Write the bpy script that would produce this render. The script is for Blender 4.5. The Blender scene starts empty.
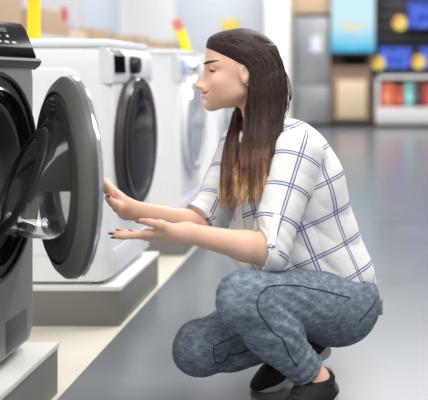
import bpy, bmesh, math, random
import numpy as np
from mathutils import Vector, Matrix

# ------------------------------------------------------------------ camera, world, lights, exposure
S = bpy.context.scene
COL = S.collection
CAMZ, FPX, VX, VY = 0.866, 833.0, 355.0, 75.0        # eye height, focal length in px, vanishing point of the aisle
cam_d = bpy.data.cameras.new('camera')
cam = bpy.data.objects.new('camera', cam_d); COL.objects.link(cam)
cam.location = (0, 0, CAMZ); cam.rotation_euler = (math.pi/2, 0, 0)
cam_d.sensor_fit = 'HORIZONTAL'; cam_d.sensor_width = 36.0; cam_d.lens = 36.0*FPX/428
cam_d.shift_x = (214-VX)/428; cam_d.shift_y = -(200-VY)/428
cam_d.clip_end = 100
cam_d.dof.use_dof = True; cam_d.dof.focus_distance = 2.2; cam_d.dof.aperture_fstop = 2.5
S.camera = cam

W = bpy.data.worlds.new('store_light'); S.world = W; W.use_nodes = True
W.node_tree.nodes['Background'].inputs[0].default_value = (0.95, 0.97, 1.0, 1)
W.node_tree.nodes['Background'].inputs[1].default_value = 0.5

def area(name, loc, size, power, color=(1, 1, 1), rot=(0, 0, 0)):
    d = bpy.data.lights.new(name, 'AREA'); d.shape = 'RECTANGLE'; d.size, d.size_y = size
    d.energy = power; d.color = color
    o = bpy.data.objects.new(name, d); COL.objects.link(o); o.location = loc; o.rotation_euler = rot
    return o
for _y in (0.6, 4.2, 8.0, 11.8):                      # rows of ceiling tubes over the aisle
    area('ceiling_tubes', (0.8, _y, 3.7), (2.6, 1.0), 120, (1.0, 0.985, 0.96))
area('left_wall_fill', (-2.6, 9.5, 3.6), (1.2, 9.0), 120, (0.97, 0.98, 1.0), (0, math.radians(-25), 0))  # unseen fill lamp, added to brighten the left background
area('end_wall_fill', (-1.2, 12.6, 3.6), (3.0, 1.0), 25, (1, 1, 1), (math.radians(35), 0, 0))  # added fill that lifts the back wall, stands for no fixture
area('daylight', (-2.6, 0.2, 2.9), (2.5, 2.0), 110, (0.95, 0.98, 1.0), (math.radians(-30), math.radians(-45), 0))

S.view_settings.view_transform = 'Standard'; S.view_settings.look = 'None'
S.view_settings.gamma = 1; S.view_settings.use_curve_mapping = False
S.view_settings.exposure = 0.06

# ------------------------------------------------------------------ helpers
R = random.Random(7)
def P(px, py, Y):
    return np.array(((px-VX)*Y/FPX, Y, CAMZ-(py-VY)*Y/FPX))

def srgb(r, g, b):
    f = lambda c: (c/12.92 if c <= .04045 else ((c+.055)/1.055)**2.4)
    return (f(r/255), f(g/255), f(b/255), 1)

MATS = {}
def mat(name, col, rough=.5, metal=0., var=.06, scale=18., emit=0., trans=0., ior=1.45, coat=0., bump=0., spec=.5, sss=0.):
    if name in MATS: return MATS[name]
    m = bpy.data.materials.new(name); m.use_nodes = True; MATS[name] = m
    nt = m.node_tree; b = nt.nodes['Principled BSDF']
    b.inputs['Roughness'].default_value = rough; b.inputs['Metallic'].default_value = metal
    b.inputs['Transmission Weight'].default_value = trans; b.inputs['IOR'].default_value = ior
    b.inputs['Coat Weight'].default_value = coat; b.inputs['Specular IOR Level'].default_value = spec
    tc = nt.nodes.new('ShaderNodeTexCoord')
    nz = nt.nodes.new('ShaderNodeTexNoise'); nz.inputs['Scale'].default_value = scale; nz.inputs['Detail'].default_value = 4
    nt.links.new(tc.outputs['Object'], nz.inputs['Vector'])
    mx = nt.nodes.new('ShaderNodeMix'); mx.data_type = 'RGBA'
    mx.inputs[6].default_value = tuple(c*(1-var) for c in col[:3])+(1,)
    mx.inputs[7].default_value = tuple(min(1, c*(1+var)) for c in col[:3])+(1,)
    nt.links.new(nz.outputs['Fac'], mx.inputs[0])
    nt.links.new(mx.outputs[2], b.inputs['Base Color'])
    if emit:
        nt.links.new(mx.outputs[2], b.inputs['Emission Color']); b.inputs['Emission Strength'].default_value = emit
    if sss:
        b.inputs['Subsurface Weight'].default_value = sss; b.inputs['Subsurface Radius'].default_value = (.012, .004, .002)
        b.inputs['Subsurface Scale'].default_value = .5
    if bump:
        bp = nt.nodes.new('ShaderNodeBump'); bp.inputs['Strength'].default_value = bump; bp.inputs['Distance'].default_value = .002
        nt.links.new(nz.outputs['Fac'], bp.inputs['Height']); nt.links.new(bp.outputs[0], b.inputs['Normal'])
    return m

def obj(name, bm, m, parent=None, smooth=True, loc=None, auto=True):
    me = bpy.data.meshes.new(name)
    bmesh.ops.recalc_face_normals(bm, faces=bm.faces)
    if smooth:
        for f in bm.faces: f.smooth = True
        if auto:
            for e in bm.edges:
                if len(e.link_faces) == 2 and e.calc_face_angle(0) > .6: e.smooth = False
    bm.to_mesh(me); bm.free()
    o = bpy.data.objects.new(name, me); COL.objects.link(o)
    if m is not None: me.materials.append(m)
    if parent is not None: o.parent = parent
    if loc is not None: o.location = loc
    return o

def raw(name, V, F, m, parent=None, smooth=True):
    me = bpy.data.meshes.new(name)
    me.from_pydata([tuple(v) for v in V], [], [tuple(int(i) for i in f) for f in F]); me.update()
    if smooth: me.polygons.foreach_set('use_smooth', [True]*len(me.polygons))
    o = bpy.data.objects.new(name, me); COL.objects.link(o); me.materials.append(m)
    if parent is not None: o.parent = parent
    return o

def thing(name, label, cat, loc=(0, 0, 0), group=None, rz=0):
    o = bpy.data.objects.new(name, None); COL.objects.link(o); o.location = loc; o.rotation_euler = (0, 0, rz)
    o['label'] = label; o['category'] = cat
    if group: o['group'] = group
    return o
def tag(o, label, cat, group=None):
    o['label'] = label; o['category'] = cat
    if group: o['group'] = group
    return o
def struct(name, bm, m, parent=None, smooth=False):
    o = obj(name, bm, m, parent, smooth); o['kind'] = 'structure'; return o

def bx(bm, x0, x1, y0, y1, z0, z1, bev=0., seg=2):
    r = bmesh.ops.create_cube(bm, size=1)
    vs = r['verts']
    for v in vs:
        v.co = Vector((x0+(v.co.x+.5)*(x1-x0), y0+(v.co.y+.5)*(y1-y0), z0+(v.co.z+.5)*(z1-z0)))
    if bev:
        es = list({e for v in vs for e in v.link_edges})
        bmesh.ops.bevel(bm, geom=es, offset=bev, segments=seg, affect='EDGES', profile=.5)
    return bm
def box(*a, **k): return bx(bmesh.new(), *a, **k)

def rings(bm, loops, close=False):
    L = [[bm.verts.new(p) for p in lp] for lp in loops]
    n = len(L[0])
    seq = list(zip(L[:-1], L[1:])) + ([(L[-1], L[0])] if close else [])
    for a, b in seq:
        for i in range(n):
            j = (i+1) % n
            bm.faces.new((a[i], a[j], b[j], b[i]))
    return L
def cap(bm, L):
    bm.faces.new(L)

def lathe_x(bm, prof, n=72, shear=0., cy=0., cz=0., close=False, c0=False, c1=False):
    """profile of (x, r) turned about a line along x; shear tilts it: x grows with height"""
    loops = []
    for x, r in prof:
        sh = shear if not callable(shear) else shear(x)
        loops.append([(x+sh*math.sin(2*math.pi*i/n)*r, cy+r*math.cos(2*math.pi*i/n), cz+r*math.sin(2*math.pi*i/n)) for i in range(n)])
    L = rings(bm, loops, close)
    if c0: cap(bm, L[0])
    if c1: cap(bm, L[-1])
    return bm

def tube(bm, pts, r, n=8):
    pts = [Vector(p) for p in pts]; loops = []
    for i, p in enumerate(pts):
        t = (pts[min(i+1, len(pts)-1)]-pts[max(i-1, 0)]).normalized()
        a = t.cross(Vector((0, 0, 1)) if abs(t.z) < .9 else Vector((1, 0, 0))).normalized(); b = t.cross(a)
        rr = r[i] if isinstance(r, (list, tuple)) else r
        loops.append([p+(a*math.cos(2*math.pi*k/n)+b*math.sin(2*math.pi*k/n))*rr for k in range(n)])
    L = rings(bm, loops); cap(bm, L[0]); cap(bm, L[-1])
    return bm

def prism_y(bm, prof, y0, y1):
    a = [bm.verts.new((x, y0, z)) for x, z in prof]; b = [bm.verts.new((x, y1, z)) for x, z in prof]
    n = len(prof)
    for i in range(n): bm.faces.new((a[i], a[(i+1) % n], b[(i+1) % n], b[i]))
    bm.faces.new(a); bm.faces.new(b[::-1])
    return bm
# ------------------------------------------------------------------ the setting
def floor_material():
    m = bpy.data.materials.new('store_floor'); m.use_nodes = True; nt = m.node_tree; N = nt.nodes; Lk = nt.links
    b = N['Principled BSDF']; tc = N.new('ShaderNodeTexCoord'); sp = N.new('ShaderNodeSeparateXYZ'); Lk.new(tc.outputs['Object'], sp.inputs[0])
    st = N.new('ShaderNodeMath'); st.operation = 'LESS_THAN'; st.inputs[1].default_value = -.795; Lk.new(sp.outputs[0], st.inputs[0])
    nz = N.new('ShaderNodeTexNoise'); nz.inputs['Scale'].default_value = 2.5; nz.inputs['Detail'].default_value = 6; Lk.new(tc.outputs['Object'], nz.inputs['Vector'])
    g = N.new('ShaderNodeMix'); g.data_type = 'RGBA'; g.inputs[6].default_value = srgb(102, 107, 114); g.inputs[7].default_value = srgb(112, 117, 124); Lk.new(nz.outputs['Fac'], g.inputs[0])
    c = N.new('ShaderNodeMix'); c.data_type = 'RGBA'; c.inputs[6].default_value = srgb(226, 220, 203); c.inputs[7].default_value = srgb(234, 229, 214); Lk.new(nz.outputs['Fac'], c.inputs[0])
    mx = N.new('ShaderNodeMix'); mx.data_type = 'RGBA'; Lk.new(st.outputs[0], mx.inputs[0]); Lk.new(g.outputs[2], mx.inputs[6]); Lk.new(c.outputs[2], mx.inputs[7])
    Lk.new(mx.outputs[2], b.inputs['Base Color'])
    rr = N.new('ShaderNodeMapRange'); rr.inputs['To Min'].default_value = .19; rr.inputs['To Max'].default_value = .27; Lk.new(nz.outputs['Fac'], rr.inputs[0]); Lk.new(rr.outputs[0], b.inputs['Roughness'])
    return m
struct('floor', box(-4.2, 4.5, -1.5, 15.2, -.06, 0), floor_material())
M_wall = mat('white_wall_paint', srgb(240, 241, 244), .6, var=.02)
struct('wall_back', box(-4.2, 4.5, 14.7, 14.85, 0, 4), mat('back_wall_paint', srgb(238, 238, 238), .6, var=.02))
struct('wall_left', box(-4.2, -4.05, -1.5, 14.7, 0, 4), M_wall)
struct('baseboard_back', box(-1.0, 4.5, 14.66, 14.7, 0, .1), mat('dark_skirting', srgb(70, 70, 74), .5))
struct('pillar', box(-1.47, -1.07, 13.6, 14.0, 0, 4, bev=.01), mat('pillar_paint', srgb(233, 232, 226), .55, var=.02))

M_plat = mat('grey_laminate', srgb(130, 127, 123), .5, var=.03)
M_slab = mat('white_laminate', srgb(238, 237, 232), .4, var=.01)
def platform(y0, y1, label):
    t = thing('display_plinth', label, 'plinth', (-.81, (y0+y1)/2, 0), 'display plinths along the aisle')
    h = (y1-y0)/2
    obj('base', box(-.70, 0, -h, h, 0, .122, bev=.001), M_plat, t)
    obj('top_slab', box(-.72, .003, -h-.003, h+.003, .122, .138, bev=.002), M_slab, t)
    return t
platform(1.72, 2.27, 'low grey plinth with white top under the grey washing machine')
platform(2.87, 3.43, 'low grey plinth with white top under the first white washing machine')
platform(3.99, 4.55, 'low grey plinth with white top under the second white washing machine')
platform(5.11, 5.67, 'farthest low grey plinth, under the third white washing machine')

# ------------------------------------------------------------------ washing machines (front faces +x, origin at the foot of the front's middle)
DZ, MH = .48, .86
M_graph = mat('graphite_enamel', srgb(150, 148, 147), .38, .35, var=.03)
M_dark = mat('dark_grey_plastic', srgb(44, 42, 41), .40, .1, var=.05)
M_ring = mat('door_ring_grey', srgb(66, 64, 61), .42, .15, var=.04)
M_rim = mat('door_rim_silver', srgb(88, 86, 83), .42, .1, var=.04)
M_chrome = mat('chrome', srgb(222, 224, 228), .08, 1., var=.02)
M_gloss = mat('gloss_black', srgb(7, 8, 10), .12, 0., var=.05, spec=.025)
M_gsur = mat('dark_gloss_ring', srgb(38, 36, 36), .14, .2, var=.04)
M_rubber = mat('grey_rubber', srgb(92, 92, 94), .5, var=.05)
M_drum = mat('drum_steel', srgb(170, 172, 176), .25, 1., var=.04)
M_white = mat('white_enamel', srgb(249, 250, 252), .25, var=.004, coat=.3)
M_wpl = mat('white_plastic', srgb(232, 234, 238), .35, var=.01)
M_glass = mat('bowl_glass', (.90, .91, .92, 1), .02, trans=1., ior=1.45, var=.0)
M_smoke = mat('smoked_glass', srgb(24, 25, 28), .12, var=.05, spec=.15)

def rrect(y0, y1, z0, z1, r, n=96, cy=0., cz=DZ):
    """rounded rectangle sampled by angle about (cy, cz), in the same order as a lathe ring"""
    out = []
    for i in range(n):
        a = 2*math.pi*i/n; dy, dz = math.cos(a), math.sin(a)
        lo, hi = 0., 2.
        for _ in range(40):
            md = (lo+hi)/2; y, z = cy+dy*md, cz+dz*md
            qy = abs(y-(y0+y1)/2)-((y1-y0)/2-r); qz = abs(z-(z0+z1)/2)-((z1-z0)/2-r)
            d = math.hypot(max(qy, 0), max(qz, 0))+min(max(qy, qz), 0)-r
            if d < 0: lo = md
            else: hi = md
        out.append((cy+dy*lo, cz+dz*lo))
    return out

def cabinet(bm, w, h, depth, hole, top_cut=.0):
    """one shell: rounded front with a round porthole, sides, back"""
    n = 96
    prof = [(-depth, 0, .006), (-depth+.004, 0, .01), (-.045, 0, .012)]
    loops = []
    for x, ins, r in prof:
        loops.append([(x, y, z) for y, z in rrect(-w/2+ins, w/2-ins, .012+ins, h-top_cut-ins, r, n)])
    for k in range(1, 7):
        a = k/6*math.pi/2; ins = .028*(1-math.cos(a)); x = -.045+.045*math.sin(a)
        loops.append([(x, y, z) for y, z in rrect(-w/2+ins, w/2-ins, .012+ins, h-top_cut-ins, .012+ins, n)])
    for r, x in ((hole+.02, 0), (hole+.005, -.003), (hole, -.012), (hole-.01, -.06)):
        loops.append([(x, r*math.cos(2*math.pi*i/n), DZ+r*math.sin(2*math.pi*i/n)) for i in range(n)])
    L = rings(bm, loops); cap(bm, L[0][::-1])
    return bm

def feet(root, w, depth, m):
    for sx in (-.06, -depth+.06):
        for sy in (-w/2+.05, w/2-.05):
            b = bmesh.new(); bmesh.ops.create_cone(b, cap_ends=True, segments=20, radius1=.022, radius2=.018, depth=.014)
            obj('foot', b, m, root, loc=(sx, sy, .007))

# --- the grey machine with its door open
mw, md = .52, .60
gm = thing('washing_machine', 'dark grey front-loading washing machine with its round door standing open', 'washing machine', (-.861, 1.99, .138))
obj('cabinet', cabinet(bmesh.new(), mw, .775, md, .205), M_graph, gm)
obj('top_panel', box(-md, -.05, -mw/2, mw/2, .764, .858, bev=.006), M_graph, gm)
# leaning gloss panel with a lip
b = bmesh.new()
prism_y(b, [(-.10, .764), (-.10, .858), (-.052, .866), (-.040, .866), (-.028, .85), (-.010, .805), (.000, .778), (.000, .764)], -mw/2+.002, mw/2-.002)
obj('control_panel', b, M_gloss, gm)
b = bmesh.new(); prism_y(b, [(-.06, .745), (-.06, .766), (.008, .772), (.014, .765), (.008, .752), (-.004, .742)], -mw/2-.001, mw/2+.003)
obj('panel_lip', b, M_dark, gm)
M_mark = mat('panel_print', srgb(176, 182, 190), .4, var=.1)
def on_panel(y0, y1, s0, s1, e=.0012):
    """thin plate lying on the leaning panel; s from 0 (bottom) to 1 (top)"""
    f = lambda s: (-.000-.010*min(s/.34, 1)-.018*max(0, (s-.34)/.66), .778+.027*min(s/.34, 1)+.045*max(0, (s-.34)/.66))
    (xa, za), (xb, zb) = f(s0), f(s1)
    bm = bmesh.new(); prism_y(bm, [(xa-.001, za), (xa+e, za), (xb+e, zb), (xb-.001, zb)], y0, y1); return bm
b = bmesh.new()
for k in range(5):
    t_ = on_panel(-.05+.045*k, -.05+.045*k+.026, .40, .47); me_ = bpy.data.meshes.new('t'); t_.to_mesh(me_); t_.free(); b.from_mesh(me_); bpy.data.meshes.remove(me_)
for k in range(4):
    t_ = on_panel(-.04+.05*k, -.04+.05*k+.012, .62, .70); me_ = bpy.data.meshes.new('t'); t_.to_mesh(me_); t_.free(); b.from_mesh(me_); bpy.data.meshes.remove(me_)
obj('panel_marks', b, M_mark, gm, smooth=False)
obj('display', on_panel(.02, .12, .80, .97, .002), mat('display_black', srgb(40, 48, 62), .08, coat=1.), gm, smooth=False)
b = bmesh.new(); lathe_x(b, [(-.02, .03), (.022, .03), (.026, .027), (.027, .0005)], 40, cy=-.10, cz=.815); obj('dial', b, M_chrome, gm)
# porthole surround, gasket, drum
b = bmesh.new(); lathe_x(b, [(-.012, .2575), (.006, .257), (.011, .252), (.009, .246), (.000, .243), (-.008, .243)], 96, cz=DZ); obj('porthole_surround', b, M_gsur, gm)
b = bmesh.new(); lathe_x(b, [(-.004, .246), (.0015, .243), (.0015, .222), (-.004, .219)], 96, cz=DZ); obj('recess_plate', b, M_dark, gm)
b = bmesh.new(); lathe_x(b, [(-.004, .221), (.007, .219), (.010, .213), (.006, .206), (-.006, .198), (-.03, .190)], 96, cz=DZ); obj('porthole_ring', b, M_gsur, gm)
b = bmesh.new(); lathe_x(b, [(-.03, .195), (-.012, .19), (-.008, .182), (-.012, .174), (-.03, .170), (-.05, .176), (-.07, .172), (-.085, .158), (-.10, .165), (-.12, .20)], 96, cz=DZ); obj('gasket', b, M_rubber, gm)
b = bmesh.new(); lathe_x(b, [(-.115, .17), (-.118, .225), (-.14, .235), (-.50, .235), (-.52, .22), (-.52, .001)], 96, cz=DZ); obj('drum', b, M_drum, gm)
# latch catch and hinge
obj('latch_catch', box(-.004, .012, -.236, -.216, DZ-.03, DZ+.03, bev=.003), M_chrome, gm)
obj('hinge', box(-.005, .02, .225, .246, DZ-.06, DZ+.06, bev=.004), M_chrome, gm)
b = bmesh.new(); bx(b, -.03, .0008, .06, .20, .035, .12, bev=.004); obj('filter_flap', b, mat('flap_grey', srgb(112, 111, 113), .4, .5, var=.03), gm)
feet(gm, mw, md, M_wpl)
# the open door: local frame, +x = the outer face, y from 0 (hinge) towards the free edge at -y
TH = math.radians(34)
door = bpy.data.objects.new('door', None)
b = bmesh.new()
lathe_x(b, [(-.012, .150), (-.0125, .190), (-.011, .198), (-.004, .2005), (-.004, .204), (-.009, .207), (.002, .225), (.012, .236)], 120, cy=-.2455, cz=0)
door = obj('door', b, M_ring, gm)
door.location = (.004, .235, DZ); door.rotation_euler = (0, 0, TH)
b = bmesh.new(); lathe_x(b, [(-.010, .2085), (.001, .2335), (.012, .2445), (.024, .2455), (.024, .241), (.010, .232)], 120, cy=-.2455, close=True); obj('door_rim', b, M_rim, door)
b = bmesh.new(); lathe_x(b, [(.024, .2455), (.028, .2470), (.033, .2460), (.036, .2405), (.033, .236), (.026, .240)], 120, cy=-.2455, close=True); obj('chrome_trim', b, M_chrome, door)
b = bmesh.new(); lathe_x(b, [(.033, .2370), (.040, .226), (.046, .200), (.048, .166), (.044, .158), (.022, .158), (.022, .230)], 120, cy=-.2455, close=True); obj('outer_frame', b, M_dark, door)
# glass bowl: a two-walled cup that reaches deeper towards the bottom
def shear(x): return .42*max(0., min(1., (-x-.012)/.072))
g = .004
prof = [(-.006, .160), (-.010, .150), (-.025, .145), (-.050, .137), (-.074, .127), (-.084, .114), (-.087, .098), (-.088, .07), (-.088, .03), (-.088, .0008)]
inner = [(x+g, max(r-g, .0006)) for x, r in prof][::-1]
b = bmesh.new(); lathe_x(b, prof+inner, 96, shear=shear, cy=-.2455, close=True); obj('glass_bowl', b, M_glass, door)
b = bmesh.new(); lathe_x(b, [(.034, .160), (.041, .160), (.041, .0008), (.034, .0008)], 80, cy=-.2455, close=True); obj('outer_window', b, M_glass, door)
b = bmesh.new()
lathe_x(b, [(-.082, .119), (-.0865, .109), (-.0875, .097), (-.092, .0955), (-.095, .099), (-.093, .110), (-.086, .122), (-.082, .123)], 96, shear=shear, cy=-.2455, close=True); obj('bowl_ring', b, M_dark, door)
b = bmesh.new(); loops = []                                           # dark hood over the upper half of the bowl
hp_ = [(-.013, .1545), (-.028, .1490), (-.050, .1405), (-.074, .1305), (-.084, .1175), (-.0835, .1165), (-.0735, .1275), (-.050, .1375), (-.028, .1460), (-.013, .1510)]
for k in range(49):
    t_ = math.radians(-6)+math.radians(192)*k/48
    loops.append([(x+shear(x)*math.sin(t_)*r, -.2455+r*math.cos(t_), r*math.sin(t_)) for x, r in hp_])
L_ = rings(b, loops); cap(b, L_[0]); cap(b, L_[-1]); obj('bowl_hood', b, mat('smoky_hood', srgb(46, 44, 43), .12, var=.05, spec=.5), door)
b = bmesh.new()
for k in range(3): bx(b, -.019, -.011, -.262, -.228, .160+.0115*k, .168+.0115*k, bev=.003)
obj('latch_plate', b, M_ring, door)

# --- white machines
M_dring = mat('taupe_door_ring', srgb(74, 70, 66), .35, .2, var=.04)
def white_machine(Y, label, ring=None, glass=None, disp=None, knob=None):
    ring = ring or M_dring; glass = glass or M_smoke
    w, d = .55, .58
    t = thing('washing_machine', label, 'washing machine', (-.842, Y, .138), 'white front-loading washing machines along the aisle')
    obj('cabinet', cabinet(bmesh.new(), w, .828, d, .19), M_white, t)
    obj('top_panel', box(-d-.005, -.012, -w/2-.004, w/2+.004, .826, .852, bev=.007), M_white, t)
    for s in (-1, 1):                                                  # pressed relief on each side sheet
        y = s*w/2; b = bmesh.new()
        n = 64; lps = []
        for e, ins in ((-.001, 0), (.003, .006), (.0035, .012)):
            lps.append([(px_, y+s*e, pz_) for px_, pz_ in rrect(-d+.05+ins, -.10-ins, .10+ins, .755-ins, .05, n, cy=-d/2-.02, cz=.43)])
        L_ = rings(b, lps); cap(b, L_[-1]); obj('side_relief', b, M_white, t)
    b = bmesh.new(); prism_y(b, [(-.040, .70), (-.040, .826), (-.02, .826), (.004, .80), (.008, .71), (.004, .70)], -w/2-.0006, w/2+.0006); obj('control_panel', b, M_wpl, t)
    b = bmesh.new(); prism_y(b, [(-.03, .735), (-.03, .822), (-.008, .818), (.010, .795), (.0125, .735)], -w/2+.02, -w/2+.14); obj('display', b, disp or M_gloss, t)
    b = bmesh.new(); lathe_x(b, [(.005, .034), (.03, .032), (.036, .028), (.037, .0005)], 40, cy=-.03, cz=.765); obj('dial', b, knob or M_dark, t)
    obj('detergent_drawer', box(-.02, .011, .10, .255, .715, .80, bev=.004), M_wpl, t)
    ry = .25
    b = bmesh.new(); lathe_x(b, [(.0, .245), (.018, .246), (.030, .238), (.036, .222), (.034, .200), (.02, .196), (.0, .196)], 96, cy=-ry, close=True); dr = obj('door', b, ring, t)
    dr.location = (.002, .25, DZ); dr.rotation_euler = (0, 0, 0)
    b = bmesh.new(); lathe_x(b, [(.026, .206), (.032, .196), (.037, .168), (.040, .12), (.041, .06), (.041, .0008)], 80, cy=-ry); obj('door_glass', b, glass, dr)
    b = bmesh.new(); lathe_x(b, [(.030, .2385), (.036, .2345), (.039, .226), (.036, .221), (.030, .228)], 96, cy=-ry, close=True); obj('ring_trim', b, M_gsur if ring is M_dring else M_chrome, dr)
    obj('kick_panel', box(-.02, .003, -w/2+.03, w/2-.03, .03, .12, bev=.003), M_wpl, t)
    feet(t, w, d, M_dark)
    return t
def copy_tree(o, parent=None):
    c = o.copy(); COL.objects.link(c)
    if parent is not None: c.parent = parent
    for ch in list(o.children): copy_tree(ch, c)
    return c
wm = white_machine(3.15, 'white front-loading washing machine nearest the grey one, its door edge dark')
M_sil = mat('silver_glass', srgb(196, 202, 210), .12, .3, var=.04)
wm2 = white_machine(4.27, 'white front-loading washing machine second along, with a pale door', M_wpl, M_sil, mat('pale_blue_display', srgb(176, 194, 232), .2, var=.05), M_chrome)
c = copy_tree(wm2); c.location = (-.842, 5.39, .138); c['label'] = 'farthest white front-loading washing machine, partly behind the woman’s face'
# ------------------------------------------------------------------ things on and behind the machines
def card(name, label, cat, x, y, z, w, h, m, group=None, th=.006, foot=True, tilt=0.):
    t = thing(name, label, cat, (x, y, z), group, rz=tilt)
    obj('panel', box(-w/2, w/2, -th/2, th/2, .012, h, bev=.002), m, t)
    if foot: obj('foot', box(-w/2-.01, w/2+.01, -.03, .03, 0, .012, bev=.003), M_wpl, t)
    return t
TOP = .138+.852
M_yel = mat('yellow_card', srgb(250, 222, 34), .5, var=.03)
M_red = mat('red_card', srgb(222, 60, 62), .5, var=.05)
M_org = mat('orange_card', srgb(240, 176, 90), .5, var=.05)
M_card = mat('cardboard', srgb(190, 164, 138), .7, var=.07, scale=9)
M_card2 = mat('pale_cardboard', srgb(214, 196, 176), .7, var=.05, scale=9)
card('sign_stand', 'tall yellow sign strip standing on the first white washing machine', 'sign', -1.295, 3.36, TOP, .052, .20, M_yel, tilt=.05)
# shelf run far behind the machines, its back to the left wall
M_shelf = mat('white_shelf', srgb(222, 225, 230), .5, var=.02)
t = thing('store_shelf', 'long white store shelf running behind the row of washing machines', 'shelf', (-3.3, 9.2, 0))
obj('base', box(-.45, .45, -5, 5, 0, .16), M_shelf, t); obj('back_panel', box(-.45, -.42, -5, 5, .16, 1.22), M_shelf, t)
for z in (.55, .9, 1.2): obj('shelf_board', box(-.45, .45, -5, 5, z, z+.03, bev=.004), M_shelf, t)
for y in (-5, -2.5, 0, 2.5, 4.97): obj('upright', box(-.45, -.38, y, y+.03, .16, 1.22), M_shelf, t)
lab_at = ['nearest the left edge', 'behind the yellow strip', 'second from the yellow strip', 'third from the yellow strip', 'fourth from the yellow strip', 'fifth from the yellow strip', 'sixth from the yellow strip', 'farthest along, beside the woman’s forehead']
for k, (y, w, h) in enumerate(((6.8, .9, .42), (8.0, .55, .26), (8.75, .5, .10), (9.6, .6, .16), (10.6, .75, .12), (11.5, .6, .17), (12.5, .8, .14), (13.6, .7, .18))):
    t = thing('cardboard_box', ('pale' if k == 2 else 'brown') + ' cardboard box on the long shelf, ' + lab_at[k], 'box', (-3.2, y, 1.23), 'cardboard boxes on the long shelf')
    obj('carton', box(-.3, .3, -w/2, w/2, 0, h, bev=.006), M_card2 if k == 2 else M_card, t)
    obj('tape', box(-.301, .301, -.03, .03, h-.002, h+.002), M_card2, t)
# pale boards hung on the left wall
M_blu = mat('pale_blue_board', srgb(214, 224, 236), .4, var=.02); M_gry = mat('pale_grey_board', srgb(222, 223, 226), .4, var=.03, scale=3)
for k, (y0, y1, m, lab) in enumerate(((5.6, 8.2, M_gry, 'pale grey wall board above the brown box at the left edge'), (8.4, 10.2, M_blu, 'pale blue wall board right of the yellow strip'),
                                     (10.4, 12.0, M_gry, 'pale grey wall board above the shelf end'), (12.2, 14.2, M_blu, 'pale blue wall board in the far left corner'))):
    t = thing('wall_board', lab, 'board', (-4.05, (y0+y1)/2, 1.55), 'pale boards on the left wall'); h = (y1-y0)/2
    obj('board', box(0, .04, -h, h, 0, 1.7, bev=.004), m, t)
    obj('top_trim', box(0, .05, -h, h, 1.7, 1.74), M_shelf, t)
t = thing('wall_board', 'wide pale grey-blue board on the back wall above the woman’s head', 'board', (-2.35, 14.7, .5))
obj('board', box(-.80, .75, -.03, 0, 0, 2.6, bev=.004), mat('pale_slate_board', srgb(206, 213, 221), .5, var=.05, scale=2), t); obj('frame', box(-.82, .77, -.035, 0, 2.6, 2.64), M_shelf, t)
t = thing('sign', 'small yellow sign on the back wall just above the woman’s forehead', 'sign', (-2.2, 14.66, 1.64))
obj('panel', box(-.14, .16, -.012, 0, 0, .2, bev=.003), mat('faded_yellow', srgb(236, 212, 84), .5, var=.04), t); obj('clip', box(-.03, .03, -.006, .01, .2, .24), M_shelf, t)
# price stands on the machines further off
def price_stand(label, x, y, z, h, m1, m2, tilt):
    t = thing('price_stand', label, 'price stand', (x, y, z), 'price stands on the appliances')
    obj('base', box(-.05, .05, -.03, .03, 0, .008, bev=.002), M_wpl, t)
    b = bmesh.new(); tube(b, [(0, 0, .005), (tilt*h, 0, h)], .006, 8); obj('stem', b, m1, t)
    if m2:
        b = bmesh.new(); ps = [(-.035, .0), (.0, -.05), (.035, .0), (.03, .09), (-.03, .09)]
        a = [b.verts.new((tilt*h+x_, -.004, h*.62+z_)) for x_, z_ in ps]; c_ = [b.verts.new((tilt*h+x_, .004, h*.62+z_)) for x_, z_ in ps]
        b.faces.new(a); b.faces.new(c_[::-1])
        for i in range(5): b.faces.new((a[i], a[(i+1) % 5], c_[(i+1) % 5], c_[i]))
        obj('card', b, m2, t, smooth=False)
    return t
price_stand('price stand with a red arrow card on the long shelf', -2.88, 8.36, 1.23, .34, M_red, M_red, -.12)
price_stand('thin orange leaning stick stand on the long shelf', -2.95, 9.25, 1.23, .36, M_org, None, -.35)
price_stand('price stand with a small red card on the long shelf near the yellow strip', -3.05, 7.55, 1.23, .50, M_red, M_red, .0)
t = thing('price_stand', 'price stand with leaning yellow card and red top on the second white machine', 'price stand', (-1.08, 5.40, TOP), 'price stands on the appliances')
obj('base', box(-.06, .06, -.03, .03, 0, .008, bev=.002), M_wpl, t)
b = bmesh.new(); bx(b, -.03, .03, -.004, .004, 0, .17, bev=.002); c = obj('yellow_card', b, M_yel, t, loc=(0, 0, .006)); c.rotation_euler = (0, math.radians(-18), 0)
b = bmesh.new(); bx(b, -.035, .03, -.004, .004, 0, .07, bev=.002); c = obj('red_card', b, mat('pale_red_card', srgb(226, 130, 120), .5), t, loc=(-.055, 0, .17)); c.rotation_euler = (0, math.radians(-18), 0)

# ------------------------------------------------------------------ back of the store
def bz(py, Y): return CAMZ-(py-VY)*Y/FPX
def bxx(px, Y): return (px-VX)*Y/FPX
M_steel = mat('brushed_steel', srgb(150, 152, 156), .42, .55, var=.05, scale=6)
M_wood = mat('light_wood', srgb(204, 178, 146), .55, var=.08, scale=5); M_wood2 = mat('brown_wood', srgb(136, 110, 90), .55, var=.08, scale=5)
M_wood3 = mat('pale_beech', srgb(212, 190, 160), .55, var=.06, scale=5)
t = thing('refrigerator', 'tall grey steel refrigerator beside the white pillar', 'refrigerator', (bxx(312, 13.9), 13.9, 0))
obj('cabinet', box(-.31, .31, .05, .7, .03, 1.84, bev=.01), M_steel, t)
f = obj('door', box(-.305, .305, 0, .048, .70, 1.83, bev=.008), M_steel, t); b = bmesh.new(); tube(b, [(-.26, -.03, .8), (-.26, -.03, 1.4)], .012); obj('handle', b, M_drum, f)
obj('paper_note', box(-.02, .17, -.004, .001, 1.25, 1.52), mat('note_paper', srgb(206, 210, 218), .6), f)
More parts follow.
